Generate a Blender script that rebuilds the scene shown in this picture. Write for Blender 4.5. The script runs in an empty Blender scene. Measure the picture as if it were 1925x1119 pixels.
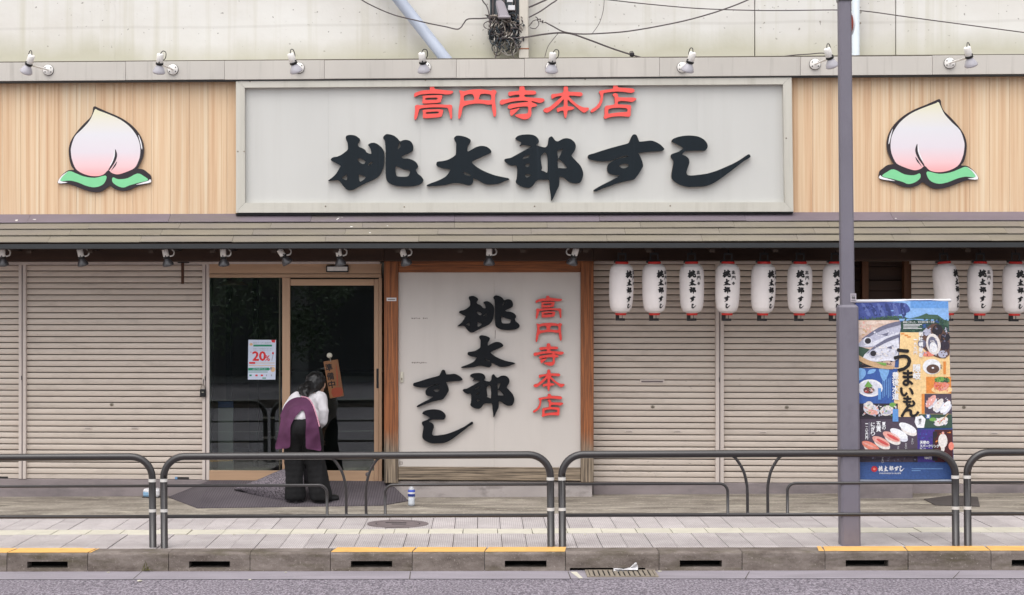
import bpy, bmesh, math, random
from mathutils import Vector, Matrix, noise as mnoise
from mathutils.geometry import tessellate_polygon
from mathutils.bvhtree import BVHTree
R = math.radians
rnd = random.Random(7)
scene = bpy.context.scene
COL = scene.collection

# ------------------------------------------------------------------ camera
FPX, CX, CY = 3400.0, 712.0, 559.5           # focal length and principal point measured in photo pixels (1925 wide)
TH = math.atan(193.0 / FPX)                  # the street is seen turned by about three degrees
CAM = Vector((-0.291, -17.485, 1.923))
cd = bpy.data.cameras.new('camera'); cam = bpy.data.objects.new('camera', cd); COL.objects.link(cam)
cam.location = CAM; cam.rotation_euler = (R(90), 0, TH)
cd.sensor_width = 36.0; cd.lens = FPX / 1925.0 * 36.0
cd.shift_x = (962.5 - CX) / 1925.0; cd.shift_y = 0.0
cd.clip_start = 0.1; cd.clip_end = 400
scene.camera = cam

# ------------------------------------------------------------------ sky, sun, exposure (bright overcast day)
SUN_EL, SUN_AZ = R(62), R(198)               # azimuth clockwise from +Y: the light comes over the street, from the front left
w = bpy.data.worlds.new('World'); scene.world = w; w.use_nodes = True
wn = w.node_tree.nodes; wl = w.node_tree.links
bg = wn['Background']; sky = wn.new('ShaderNodeTexSky'); sky.sky_type = 'NISHITA'; sky.sun_disc = False
sky.sun_elevation = SUN_EL; sky.sun_rotation = SUN_AZ; sky.air_density = 1.0; sky.dust_density = 3.0; sky.ozone_density = 1.0
hs = wn.new('ShaderNodeHueSaturation'); hs.inputs['Saturation'].default_value = 0.22
wl.new(sky.outputs[0], hs.inputs['Color']); wl.new(hs.outputs[0], bg.inputs[0]); bg.inputs[1].default_value = 0.15
sd = bpy.data.lights.new('sun', 'SUN'); sun = bpy.data.objects.new('sun', sd); COL.objects.link(sun)
sd.energy = 0.5; sd.angle = R(75); sd.color = (1.0, 0.955, 0.91)
sdir = Vector((math.sin(SUN_AZ) * math.cos(SUN_EL), math.cos(SUN_AZ) * math.cos(SUN_EL), math.sin(SUN_EL)))
sun.rotation_euler = sdir.to_track_quat('Z', 'Y').to_euler()
vs = scene.view_settings
vs.view_transform = 'Standard'; vs.look = 'None'; vs.gamma = 1.0; vs.use_curve_mapping = False
vs.exposure = 1.02

# ------------------------------------------------------------------ measuring helpers
GS = 0.010                                   # the street climbs one per cent to the right
def ray(px, py):
    u = (px - CX) / FPX; v = (CY - py) / FPX
    return Vector((-math.sin(TH) + u * math.cos(TH), math.cos(TH) + u * math.sin(TH), v))
def at(px, py, Y):
    d = ray(px, py); return CAM + d * ((Y - CAM.y) / d.y)
def gx(px, Y): return at(px, CY, Y).x
def gz(py, Y, px=962): return at(px, py, Y).z
def gnd(px, py, dz=0.0):
    d = ray(px, py); t = (GS * CAM.x + dz - CAM.z) / (d.z - GS * d.x); return CAM + d * t
def zg(x): return GS * x

# ------------------------------------------------------------------ materials
def lin(c):
    return tuple(((v / 255.0) / 12.92 if v / 255.0 <= 0.04045 else ((v / 255.0 + 0.055) / 1.055) ** 2.4) for v in c)
def K(r, g, b, k=1.0): return tuple(min(0.95, v * k) for v in lin((r, g, b)))
MATS = {}
def nmat(name):
    m = bpy.data.materials.new(name); m.use_nodes = True
    nt = m.node_tree; b = nt.nodes['Principled BSDF']; MATS[name] = m
    return m, nt, b
def coords(nt, scale):
    tc = nt.nodes.new('ShaderNodeTexCoord'); oi = nt.nodes.new('ShaderNodeObjectInfo')
    mp = nt.nodes.new('ShaderNodeMapping'); mp.inputs['Scale'].default_value = scale
    ad = nt.nodes.new('ShaderNodeVectorMath'); ad.operation = 'ADD'
    mu = nt.nodes.new('ShaderNodeMath'); mu.operation = 'MULTIPLY'; mu.inputs[1].default_value = 53.0
    nt.links.new(oi.outputs['Random'], mu.inputs[0])
    nt.links.new(tc.outputs['Object'], mp.inputs['Vector'])
    nt.links.new(mp.outputs[0], ad.inputs[0]); nt.links.new(mu.outputs[0], ad.inputs[1])
    return ad.outputs[0], oi
def noise(nt, vec, detail=5, rough=0.55, scale=1.0):
    n = nt.nodes.new('ShaderNodeTexNoise'); n.inputs['Scale'].default_value = scale
    n.inputs['Detail'].default_value = detail; n.inputs['Roughness'].default_value = rough
    nt.links.new(vec, n.inputs['Vector']); return n.outputs['Fac']
def ramp(nt, fac, a, b, ca=(0, 0, 0), cb=(1, 1, 1)):
    r = nt.nodes.new('ShaderNodeValToRGB'); e = r.color_ramp.elements
    e[0].position = a; e[0].color = (*ca, 1); e[1].position = b; e[1].color = (*cb, 1)
    nt.links.new(fac, r.inputs[0]); return r.outputs[0]
def mix(nt, fac, a, b, mode='MIX'):
    n = nt.nodes.new('ShaderNodeMix'); n.data_type = 'RGBA'; n.blend_type = mode
    if isinstance(fac, (int, float)): n.inputs[0].default_value = fac
    else: nt.links.new(fac, n.inputs[0])
    for i, v in ((6, a), (7, b)):
        if isinstance(v, tuple): n.inputs[i].default_value = (*v[:3], 1)
        else: nt.links.new(v, n.inputs[i])
    return n.outputs[2]
def bumpn(nt, b, h, strength, dist=0.01):
    n = nt.nodes.new('ShaderNodeBump'); n.inputs['Strength'].default_value = strength; n.inputs['Distance'].default_value = dist
    nt.links.new(h, n.inputs['Height']); nt.links.new(n.outputs[0], b.inputs['Normal'])
def M(name, col, rough=0.6, var=0.10, scale=(4, 4, 4), bump=0.0, bscale=(60, 60, 60), metal=0.0, rand=0.0, spec=0.4,
      grime=0.0, gcol=(0.06, 0.055, 0.045), gscale=(3, 3, 0.5), grange=(0.5, 0.8), fleck=0.0, fcol=(0.5, 0.5, 0.48), fscale=200, coat=0.0):
    if name in MATS: return MATS[name]
    m, nt, b = nmat(name)
    v, oi = coords(nt, scale); f = noise(nt, v)
    c = mix(nt, ramp(nt, f, 0.3, 0.7), tuple(x * (1 - var) for x in col), tuple(min(0.95, x * (1 + var)) for x in col))
    if grime:
        v2, _ = coords(nt, gscale); g = ramp(nt, noise(nt, v2, 8, 0.65), grange[0], grange[1], (0, 0, 0), (grime,) * 3)
        c = mix(nt, g, c, gcol)
    if fleck:
        v3, _ = coords(nt, (fscale,) * 3); g = ramp(nt, noise(nt, v3, 2, 0.5), 0.58, 0.68, (0, 0, 0), (fleck,) * 3)
        c = mix(nt, g, c, fcol)
    if rand:
        h = nt.nodes.new('ShaderNodeHueSaturation'); mr = nt.nodes.new('ShaderNodeMapRange')
        mr.inputs['To Min'].default_value = 1 - rand; mr.inputs['To Max'].default_value = 1 + rand
        nt.links.new(oi.outputs['Random'], mr.inputs['Value']); nt.links.new(mr.outputs[0], h.inputs['Value'])
        nt.links.new(c, h.inputs['Color']); c = h.outputs[0]
    nt.links.new(c, b.inputs['Base Color'])
    b.inputs['Roughness'].default_value = rough; b.inputs['Metallic'].default_value = metal
    b.inputs['Specular IOR Level'].default_value = spec
    if coat: b.inputs['Coat Weight'].default_value = coat
    if bump:
        vb, _ = coords(nt, bscale); bumpn(nt, b, noise(nt, vb, 4), bump, 0.004)
    return m

def wood_plank():
    m, nt, b = nmat('pale cladding wood'); v, oi = coords(nt, (22, 1, 0.35))
    f = noise(nt, v, 6, 0.6); v2, _ = coords(nt, (75, 1, 0.5)); f2 = noise(nt, v2, 3, 0.5)
    r = nt.nodes.new('ShaderNodeValToRGB'); e = r.color_ramp.elements
    e[0].position = 0.30; e[0].color = (*K(212, 168, 128, 0.78), 1); e[1].position = 0.72; e[1].color = (*K(242, 224, 194, 0.79), 1)
    x = e.new(0.46); x.color = (*K(230, 196, 158, 0.79), 1); x = e.new(0.58); x.color = (*K(236, 208, 172, 0.79), 1)
    nt.links.new(f, r.inputs[0])
    c = mix(nt, ramp(nt, f2, 0.50, 0.72, (0, 0, 0), (0.32,) * 3), r.outputs[0], K(196, 140, 98, 0.74))
    h = nt.nodes.new('ShaderNodeHueSaturation'); mr = nt.nodes.new('ShaderNodeMapRange')
    mr.inputs['To Min'].default_value = 0.95; mr.inputs['To Max'].default_value = 1.05
    nt.links.new(oi.outputs['Random'], mr.inputs['Value']); nt.links.new(mr.outputs[0], h.inputs['Value']); nt.links.new(c, h.inputs['Color'])
    nt.links.new(h.outputs[0], b.inputs['Base Color']); b.inputs['Roughness'].default_value = 0.55
    return m
def old_post(name, vert=True):
    """orange stained timber, weathered grey-green towards its foot (real wear of the wood)"""
    m, nt, b = nmat(name); sc = (70, 70, 2.0) if vert else (2.0, 70, 70)
    v, oi = coords(nt, sc); f = noise(nt, v, 7, 0.65)
    fresh = mix(nt, ramp(nt, f, 0.34, 0.68), K(90, 52, 30, 0.9), K(166, 100, 56, 1.0))
    grey = mix(nt, ramp(nt, f, 0.40, 0.64), K(82, 70, 58, 0.9), K(164, 146, 124, 0.9))
    tc = nt.nodes.new('ShaderNodeTexCoord'); sp = nt.nodes.new('ShaderNodeSeparateXYZ'); nt.links.new(tc.outputs['Object'], sp.inputs[0])
    v3, _ = coords(nt, (6, 6, 3)); ad = nt.nodes.new('ShaderNodeMath'); ad.operation = 'MULTIPLY_ADD'
    nt.links.new(noise(nt, v3, 4), ad.inputs[0]); ad.inputs[1].default_value = 0.45; nt.links.new(sp.outputs['Z'], ad.inputs[2])
    c = mix(nt, ramp(nt, ad.outputs[0], 0.62, 0.86), grey, fresh)
    nt.links.new(c, b.inputs['Base Color']); b.inputs['Roughness'].default_value = 0.7; bumpn(nt, b, f, 0.4, 0.003)
    return m
def concrete_wall_mat():
    m, nt, b = nmat('cream board-marked concrete')
    v, _ = coords(nt, (0.7, 0.7, 1.1)); f = noise(nt, v, 8, 0.62)
    c = mix(nt, ramp(nt, f, 0.3, 0.72), K(222, 217, 208, 0.80), K(238, 236, 230, 0.80))
    v2, _ = coords(nt, (9, 9, 0.22)); st = ramp(nt, noise(nt, v2, 6, 0.6), 0.52, 0.76, (0, 0, 0), (0.42,) * 3)
    c = mix(nt, st, c, K(196, 190, 158, 0.75))
    v3, _ = coords(nt, (26, 26, 26)); sp = ramp(nt, noise(nt, v3, 2, 0.4), 0.705, 0.74, (0, 0, 0), (0.6,) * 3)
    c = mix(nt, sp, c, K(120, 110, 98, 0.7))
    # damp moss-stained band along the foot of the wall, uneven
    tc = nt.nodes.new('ShaderNodeTexCoord'); sx = nt.nodes.new('ShaderNodeSeparateXYZ'); nt.links.new(tc.outputs['Object'], sx.inputs[0])
    v4, _ = coords(nt, (1.6, 1.6, 0.6)); ma = nt.nodes.new('ShaderNodeMath'); ma.operation = 'MULTIPLY_ADD'
    nt.links.new(noise(nt, v4, 6), ma.inputs[0]); ma.inputs[1].default_value = 0.5; nt.links.new(sx.outputs['Z'], ma.inputs[2])
    c = mix(nt, ramp8(nt, ma.outputs[0], 4.50, 4.72), c, K(206, 202, 180, 0.74))
    wv = nt.nodes.new('ShaderNodeTexWave'); wv.wave_type = 'BANDS'; wv.bands_direction = 'Z'; wv.inputs['Scale'].default_value = 0.62
    wv.inputs['Distortion'].default_value = 0.5; wv.inputs['Detail'].default_value = 2.0
    tc2 = nt.nodes.new('ShaderNodeTexCoord'); nt.links.new(tc2.outputs['Object'], wv.inputs['Vector'])
    line = ramp(nt, wv.outputs['Fac'], 0.0, 0.012, (1, 1, 1), (0, 0, 0))
    c = mix(nt, mix(nt, 1.0, line, (0.14, 0.14, 0.14), 'MULTIPLY'), c, K(150, 142, 128, 0.75))
    nt.links.new(c, b.inputs['Base Color']); b.inputs['Roughness'].default_value = 0.85; b.inputs['Specular IOR Level'].default_value = 0.2
    v5, _ = coords(nt, (14, 14, 14)); bumpn(nt, b, noise(nt, v5, 8), 0.25, 0.01)
    return m
def ramp8(nt, val, lo, hi):
    """1 below lo, 0 above hi"""
    n = nt.nodes.new('ShaderNodeMapRange'); n.inputs['From Min'].default_value = lo; n.inputs['From Max'].default_value = hi
    n.inputs['To Min'].default_value = 0.85; n.inputs['To Max'].default_value = 0.0; nt.links.new(val, n.inputs['Value']); return n.outputs[0]
def asphalt_mat():
    m, nt, b = nmat('worn asphalt'); v, _ = coords(nt, (60, 26, 60)); f = noise(nt, v, 4, 0.8)
    c = mix(nt, ramp(nt, f, 0.42, 0.60), K(92, 84, 94, 0.64), K(188, 178, 188, 0.66))
    v2, _ = coords(nt, (70, 34, 70)); c = mix(nt, ramp(nt, noise(nt, v2, 2), 0.66, 0.70, (0, 0, 0), (0.7,) * 3), c, K(225, 222, 222, 0.7))
    v4, _ = coords(nt, (48, 24, 48)); c = mix(nt, ramp(nt, noise(nt, v4, 2), 0.29, 0.36, (0.7,) * 3, (0, 0, 0)), c, K(62, 56, 62, 0.6))
    v3, _ = coords(nt, (0.8, 1.2, 1)); c = mix(nt, ramp(nt, noise(nt, v3, 5), 0.4, 0.75, (0, 0, 0), (0.25,) * 3), c, K(120, 112, 120, 0.6))
    nt.links.new(c, b.inputs['Base Color']); b.inputs['Roughness'].default_value = 0.85; bumpn(nt, b, f, 0.7, 0.008)
    return m
def apron_ground_mat():
    """old rolled asphalt between tiles and shop: olive-brown, chalky patches"""
    m, nt, b = nmat('old footway surface'); v, _ = coords(nt, (1.3, 3.5, 1)); f = noise(nt, v, 8, 0.65)
    c = mix(nt, ramp(nt, f, 0.36, 0.66), K(124, 114, 102, 0.66), K(184, 174, 160, 0.70))
    v2, _ = coords(nt, (2.2, 6, 1)); c = mix(nt, ramp(nt, noise(nt, v2, 9, 0.75), 0.54, 0.64, (0, 0, 0), (0.75,) * 3), c, K(214, 204, 184, 0.76))
    v3, _ = coords(nt, (46, 16, 46)); f3 = noise(nt, v3, 4, 0.8)
    c = mix(nt, ramp(nt, f3, 0.58, 0.68, (0, 0, 0), (0.6,) * 3), c, K(222, 214, 196, 0.74))
    c = mix(nt, ramp(nt, f3, 0.28, 0.42, (0.55,) * 3, (0, 0, 0)), c, K(84, 76, 66, 0.6))
    nt.links.new(c, b.inputs['Base Color']); b.inputs['Roughness'].default_value = 0.9; bumpn(nt, b, f3, 0.4, 0.004)
    return m
def kerb_mat():
    m, nt, b = nmat('mossy kerb concrete'); v, oi = coords(nt, (4, 4, 9)); f = noise(nt, v, 8, 0.72)
    c = mix(nt, ramp(nt, f, 0.34, 0.68), K(104, 92, 84, 0.66), K(158, 146, 138, 0.66))
    v2, _ = coords(nt, (3.5, 3.5, 14)); c = mix(nt, ramp(nt, noise(nt, v2, 6, 0.6), 0.5, 0.72, (0, 0, 0), (0.75,) * 3), c, K(92, 84, 58, 0.6))
    v3, _ = coords(nt, (60, 60, 60)); f3 = noise(nt, v3, 4, 0.75)
    c = mix(nt, ramp(nt, f3, 0.60, 0.70, (0, 0, 0), (0.55,) * 3), c, K(206, 196, 186, 0.7))
    c = mix(nt, ramp(nt, f3, 0.28, 0.4, (0.5,) * 3, (0, 0, 0)), c, K(52, 46, 40, 0.6))
    nt.links.new(c, b.inputs['Base Color']); b.inputs['Roughness'].default_value = 0.9; bumpn(nt, b, f3, 0.6, 0.006)
    return m
def slab_mat():
    m, nt, b = nmat('grooved paving tile'); v, oi = coords(nt, (3, 3, 3)); f = noise(nt, v, 6, 0.6)
    c = mix(nt, ramp(nt, f, 0.3, 0.7), K(190, 181, 180, 0.74), K(218, 210, 208, 0.74))
    v3, _ = coords(nt, (120, 70, 120)); f3 = noise(nt, v3, 2, 0.6); c = mix(nt, ramp(nt, f3, 0.3, 0.45, (0.5,) * 3, (0, 0, 0)), c, K(136, 124, 122, 0.6))
    wv = nt.nodes.new('ShaderNodeTexWave'); wv.wave_type = 'BANDS'; wv.bands_direction = 'X'; wv.inputs['Scale'].default_value = 19.0
    tc = nt.nodes.new('ShaderNodeTexCoord'); nt.links.new(tc.outputs['Object'], wv.inputs['Vector'])
    c = mix(nt, ramp(nt, wv.outputs['Fac'], 0.15, 0.5, (0.35,) * 3, (0, 0, 0)), c, K(140, 128, 126, 0.6))
    h = nt.nodes.new('ShaderNodeHueSaturation'); mr = nt.nodes.new('ShaderNodeMapRange'); mr.inputs['To Min'].default_value = 0.93; mr.inputs['To Max'].default_value = 1.06
    nt.links.new(oi.outputs['Random'], mr.inputs['Value']); nt.links.new(mr.outputs[0], h.inputs['Value']); nt.links.new(c, h.inputs['Color'])
    nt.links.new(h.outputs[0], b.inputs['Base Color']); b.inputs['Roughness'].default_value = 0.85; bumpn(nt, b, wv.outputs['Fac'], 0.25, 0.002)
    return m
def peach_mat(zlo, zhi, name):
    m, nt, b = nmat(name)          # printed blend: pink at the foot, white, cream tip
    tc = nt.nodes.new('ShaderNodeTexCoord'); sp = nt.nodes.new('ShaderNodeSeparateXYZ'); nt.links.new(tc.outputs['Object'], sp.inputs[0])
    mr = nt.nodes.new('ShaderNodeMapRange'); mr.inputs['From Min'].default_value = zlo; mr.inputs['From Max'].default_value = zhi
    nt.links.new(sp.outputs['Z'], mr.inputs['Value'])
    r = nt.nodes.new('ShaderNodeValToRGB'); e = r.color_ramp.elements
    e[0].position = 0.0; e[0].color = (*K(255, 176, 176, 0.82), 1); e[1].position = 1.0; e[1].color = (*K(240, 236, 200, 0.8), 1)
    for p, c in ((0.14, (250, 208, 210)), (0.36, (236, 226, 232)), (0.62, (234, 232, 236)), (0.82, (238, 234, 222))):
        x = e.new(p); x.color = (*K(*c, 0.8), 1)
    nt.links.new(mr.outputs[0], r.inputs[0]); nt.links.new(r.outputs[0], b.inputs['Base Color']); b.inputs['Roughness'].default_value = 0.45
    return m
def glass_mat(name, tint=(0.80, 0.86, 0.84)):
    m = bpy.data.materials.new(name); m.use_nodes = True; nt = m.node_tree; nt.nodes.remove(nt.nodes['Principled BSDF']); MATS[name] = m
    t = nt.nodes.new('ShaderNodeBsdfTransparent'); t.inputs[0].default_value = (*tint, 1)
    g = nt.nodes.new('ShaderNodeBsdfGlossy'); g.inputs['Roughness'].default_value = 0.004; g.inputs[0].default_value = (0.92, 0.95, 0.95, 1)
    f = nt.nodes.new('ShaderNodeFresnel'); f.inputs[0].default_value = 1.52
    fm = nt.nodes.new('ShaderNodeMath'); fm.operation = 'MULTIPLY'; fm.use_clamp = True; fm.inputs[1].default_value = 1.7; nt.links.new(f.outputs[0], fm.inputs[0])
    mx = nt.nodes.new('ShaderNodeMixShader'); nt.links.new(fm.outputs[0], mx.inputs[0]); nt.links.new(t.outputs[0], mx.inputs[1]); nt.links.new(g.outputs[0], mx.inputs[2])
    nt.links.new(mx.outputs[0], nt.nodes['Material Output'].inputs[0]); return m
def flat(name, rgb, k=0.8, rough=0.6): return M(name, K(*rgb, k), rough, var=0.03, scale=(20, 20, 20))

wood_plank(); old_post('weathered post timber'); old_post('weathered rail timber', False); concrete_wall_mat(); asphalt_mat(); apron_ground_mat(); kerb_mat(); slab_mat()
M('glass seal', K(84, 80, 62, .6), .5, .1); glass_mat('window glass'); glass_mat('bottle plastic', (0.93, 0.95, 0.97))
M('sign frame aluminium', K(216, 212, 200, 0.72), 0.5, 0.05, (3, 3, 1), grime=0.25, gcol=K(150, 140, 120, 0.6), gscale=(12, 12, 0.8))
M('sign panel', K(216, 215, 210, 0.74), 0.42, 0.03, (2, 2, 0.6), grime=0.10, gcol=K(170, 165, 150, 0.6), gscale=(7, 7, 0.25))
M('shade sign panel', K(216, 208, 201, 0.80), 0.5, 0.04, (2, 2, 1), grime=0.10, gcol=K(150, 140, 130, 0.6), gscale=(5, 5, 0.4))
M('flashing metal', K(210, 204, 195, 0.73), 0.5, 0.06, (2, 2, 1), rand=0.03, grime=0.5, gcol=K(110, 98, 84, 0.6), gscale=(14, 14, 0.7), grange=(0.55, 0.85))
M('black letter', K(24, 34, 41, 0.7), 0.6, 0.12, (18, 18, 0.8), spec=0.2, grime=0.35, gcol=K(70, 78, 88, 0.8), gscale=(30, 30, 0.4), grange=(0.60, 0.78))
M('letter edge', K(190, 178, 164, 0.6), 0.5, 0.05)
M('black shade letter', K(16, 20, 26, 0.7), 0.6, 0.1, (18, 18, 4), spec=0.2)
M('red letter', K(244, 92, 84, 0.86), 0.45, 0.03)
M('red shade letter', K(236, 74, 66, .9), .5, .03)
M('red letter edge', K(130, 60, 44, 0.7), 0.5, 0.05)
M('shutter', K(200, 187, 175, 1.0), 0.45, 0.05, (1.2, 1.2, 10), rand=0.035, spec=0.35, grime=0.30, gcol=K(120, 108, 94, 0.6), gscale=(3.5, 3.5, 9), grange=(0.52, 0.8))
M('shutter rail', K(202, 190, 182, 1.0), 0.45, 0.05, (6, 6, 1), grime=0.25, gcol=K(130, 118, 105, 0.6), gscale=(10, 10, 1))
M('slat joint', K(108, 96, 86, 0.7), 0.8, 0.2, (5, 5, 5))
M('roof slate', K(166, 156, 138, 0.52), 0.75, 0.10, (2.2, 5, 5), rand=0.03, bump=0.3, bscale=(50, 50, 50), grime=0.3, gcol=K(160, 148, 164, 0.48), gscale=(0.8, 2, 2), grange=(0.45, 0.7))
M('roof flashing', K(156, 142, 152, 0.46), 0.7, 0.12, (1.5, 4, 4), rand=0.04, grime=0.4, gcol=K(156, 150, 118, 0.46), gscale=(1, 2, 2), grange=(0.5, 0.7))
M('dark gutter', K(46, 48, 50, 0.8), 0.5, 0.1)
M('dark beam wood', K(62, 40, 26, 0.8), 0.6, 0.25, (1.4, 14, 14), bump=0.2, bscale=(3, 40, 40))
M('soffit wood', K(60, 44, 32, 0.8), 0.7, 0.2, (2, 8, 8))
M('door wood', K(196, 160, 130, 0.78), 0.45, 0.10, (20, 20, 1.2), rand=0.04)
M('door wood flat', K(200, 164, 132, 0.8), 0.45, 0.12, (1.2, 20, 22), rand=0.04)
M('sill concrete', K(166, 154, 154, 0.66), 0.85, 0.14, (3, 3, 8), bump=0.3, grime=0.6, gcol=K(92, 88, 92, 0.6), gscale=(1.6, 1.6, 3), grange=(0.46, 0.72))
M('plinth concrete', K(196, 186, 182, 0.66), 0.85, 0.08, (4, 4, 6), bump=0.3, grime=0.55, gcol=K(96, 88, 84, 0.6), gscale=(3, 3, 5), grange=(0.54, 0.7))
M('dark metal paint', K(66, 62, 62, 0.55), 0.30, 0.08, (6, 6, 6), spec=0.5, fleck=0.22, fcol=K(150, 145, 140, 0.6), fscale=260)
M('white band', K(236, 232, 226, 0.7), 0.5, 0.04)
M('lamp post paint', K(130, 125, 136, 0.68), 0.5, 0.06, (5, 5, 2.5), grime=0.3, gcol=K(92, 84, 96, 0.6), gscale=(7, 7, 4), grange=(0.52, 0.75))
M('yellow paint', K(250, 194, 112, 0.76), 0.6, 0.10, (8, 8, 8), grime=0.35, gcol=K(170, 140, 96, 0.6), gscale=(9, 9, 9), grange=(0.56, 0.74))
M('cream tile', K(228, 222, 204, 0.68), 0.8, 0.06, (6, 6, 6), rand=0.05, bump=0.3, grime=0.3, gcol=K(170, 160, 140, 0.6), gscale=(7, 12, 7))
M('gutter concrete', K(172, 164, 172, 0.62), 0.85, 0.10, (2, 5, 5), bump=0.3, grime=0.4, gcol=K(130, 122, 128, 0.6), gscale=(1.5, 6, 3), grange=(0.5, 0.75), fleck=0.2, fscale=90)
M('joint sand', K(96, 86, 80, 0.55), 0.95, 0.2, (20, 20, 20))
M('lantern paper', K(230, 222, 219, 0.84), 0.7, 0.06, (6, 6, 2), rand=0.05, grime=0.22, gcol=K(150, 140, 130, 0.6), gscale=(5, 5, 2))
M('lantern ink', K(22, 20, 22, 0.8), 0.7, 0.05)
M('lantern red', K(206, 46, 40, 0.85), 0.4, 0.06)
M('black plastic', K(26, 25, 26, 0.8), 0.4, 0.1)
M('lamp white', K(232, 228, 222, 0.9), 0.35, 0.04, (10, 10, 10), grime=0.3, gcol=K(150, 142, 134, 0.6), gscale=(12, 12, 5))
M('lamp grey glass', K(120, 118, 118, 0.5), 0.25, 0.1)
M('reflector glass', K(200, 196, 202, 0.66), 0.18, 0.05, spec=0.7)
M('pipe blue grey', K(190, 198, 214, 0.66), 0.4, 0.04, (4, 4, 1), grime=0.15, gcol=K(130, 130, 136, 0.6))
M('pipe cream', K(230, 222, 208, 0.72), 0.5, 0.05, (8, 8, 1), grime=0.35, gcol=K(176, 110, 60, 0.6), gscale=(10, 10, 2), grange=(0.62, 0.75))
M('pipe pale blue', K(216, 224, 230, 0.72), 0.45, 0.04)
M('dark cable', K(104, 94, 94, 0.6), 0.6, 0.1)
M('pale cable', K(170, 158, 146, 0.6), 0.6, 0.1)
M('light cable', K(212, 206, 196, 0.65), 0.6, 0.1)
M('tray steel', K(78, 86, 92, 0.6), 0.5, 0.25, (8, 8, 4), grime=0.4, gcol=K(40, 40, 42, 0.7), gscale=(9, 9, 4))
M('closure plastic', K(190, 182, 188, 0.68), 0.5, 0.04)
M('white plastic', K(236, 234, 236, 0.74), 0.4, 0.03)
M('mat ribbed', K(112, 102, 108, 0.6), 0.95, 0.12, (2, 2, 2))
M('mat pile', K(132, 124, 130, 0.85), 1.0, 0.5, (120, 120, 120), bump=1.0, bscale=(160, 160, 160), spec=0.05, grime=0.8, gcol=K(48, 44, 48, 0.6), gscale=(75, 75, 75), grange=(0.46, 0.62))
M('mat edge', K(52, 48, 52, 0.7), 0.8, 0.1)
M('sheet grey', K(96, 88, 86, .55), .8, .15, (6, 6, 6))
M('cast iron', K(150, 136, 136, 0.5), 0.7, 0.12, (12, 12, 12), bump=0.3)
M('grate steel', K(166, 154, 138, 0.6), 0.7, 0.2, (20, 20, 20))
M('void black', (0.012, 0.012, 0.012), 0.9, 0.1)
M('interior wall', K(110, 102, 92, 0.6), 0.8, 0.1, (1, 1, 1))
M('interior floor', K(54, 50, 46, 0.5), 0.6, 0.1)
M('skin', K(224, 178, 150, 0.8), 0.5, 0.04)
M('hair', K(14, 13, 15, 0.6), 0.45, 0.3, (80, 80, 12), spec=0.5)
M('shirt white', K(226, 222, 226, 0.76), 0.85, 0.02, (6, 6, 6), bump=0.5, bscale=(13, 13, 13))
M('apron plum', K(98, 50, 86, 0.62), 0.85, 0.08, (9, 9, 9), bump=0.5, bscale=(10, 10, 10))
M('trouser black', K(20, 19, 22, 0.5), 0.9, 0.12, (10, 10, 4), bump=0.6, bscale=(9, 9, 5))
M('shoe black', K(24, 24, 26, 0.8), 0.4, 0.1)
M('foliage', (0.075, 0.115, 0.065), 0.6, 0.4, (3, 3, 3), rand=0.1)
M('bark', (0.09, 0.07, 0.05), 0.9, 0.2, (6, 6, 2))
M('facing brick', (0.28, 0.28, 0.285), 0.85, 0.12, (1, 1, 3))
M('grey render', (0.32, 0.31, 0.30), 0.85, 0.1, (1, 1, 1))
M('far window', (0.07, 0.075, 0.085), 0.08, 0.1)
M('clear pet', K(226, 230, 236, .9), .12, .03, spec=.6).node_tree.nodes['Principled BSDF'].inputs['Alpha'].default_value = .45
M('weed', K(120, 116, 64, 0.6), 0.8, 0.2)
def mt(n): return MATS[n]

# ------------------------------------------------------------------ object helpers
def world(o):
    return o.matrix_basis.copy() if o.parent is None else world(o.parent) @ o.matrix_parent_inverse @ o.matrix_basis
def tag(o, label=None, cat=None, group=None, kind=None):
    if label: o['label'] = label
    if cat: o['category'] = cat
    if group: o['group'] = group
    if kind: o['kind'] = kind
    return o
def adopt(o, p):
    if p is not None:
        o.parent = p; o.matrix_parent_inverse = world(p).inverted()
def thing(name, label, cat, loc=(0, 0, 0), rot=(0, 0, 0), group=None, kind=None):
    o = bpy.data.objects.new(name, None); COL.objects.link(o); o.empty_display_size = 0.1
    o.location = loc; o.rotation_euler = rot; return tag(o, label, cat, group, kind)
def link(name, me, parent=None, loc=(0, 0, 0), rot=(0, 0, 0)):
    o = bpy.data.objects.new(name, me); COL.objects.link(o); o.location = loc; o.rotation_euler = rot; adopt(o, parent); return o
def tomesh(bm, name, mats, smooth=False):
    me = bpy.data.meshes.new(name); bm.normal_update(); bm.to_mesh(me); bm.free()
    for m in (mats if isinstance(mats, (list, tuple)) else [mats]): me.materials.append(mt(m))
    if smooth:
        for p in me.polygons: p.use_smooth = True
    return me
def obj(name, bm, mats, parent=None, smooth=False, loc=(0, 0, 0), rot=(0, 0, 0)):
    return link(name, tomesh(bm, name, mats, smooth), parent, loc, rot)
def box(bm, a, b, mi=0, shear=0.0, bev=0.0):
    """axis box from corner a to corner b; shear lifts z with x (the street's slope)"""
    x0, x1 = sorted((a[0], b[0])); y0, y1 = sorted((a[1], b[1])); z0, z1 = sorted((a[2], b[2]))
    r = bmesh.ops.create_cube(bm, size=1.0)['verts']
    for v in r:
        v.co = Vector((x0 + (v.co.x + .5) * (x1 - x0), y0 + (v.co.y + .5) * (y1 - y0), z0 + (v.co.z + .5) * (z1 - z0)))
        v.co.z += shear * v.co.x
    fs = list({f for v in r for f in v.link_faces})
    for f in fs: f.material_index = mi
    if bev:
        es = list({e for f in fs for e in f.edges}); bmesh.ops.bevel(bm, geom=es, offset=bev, segments=2, affect='EDGES', profile=0.5)
    return bm
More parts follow.
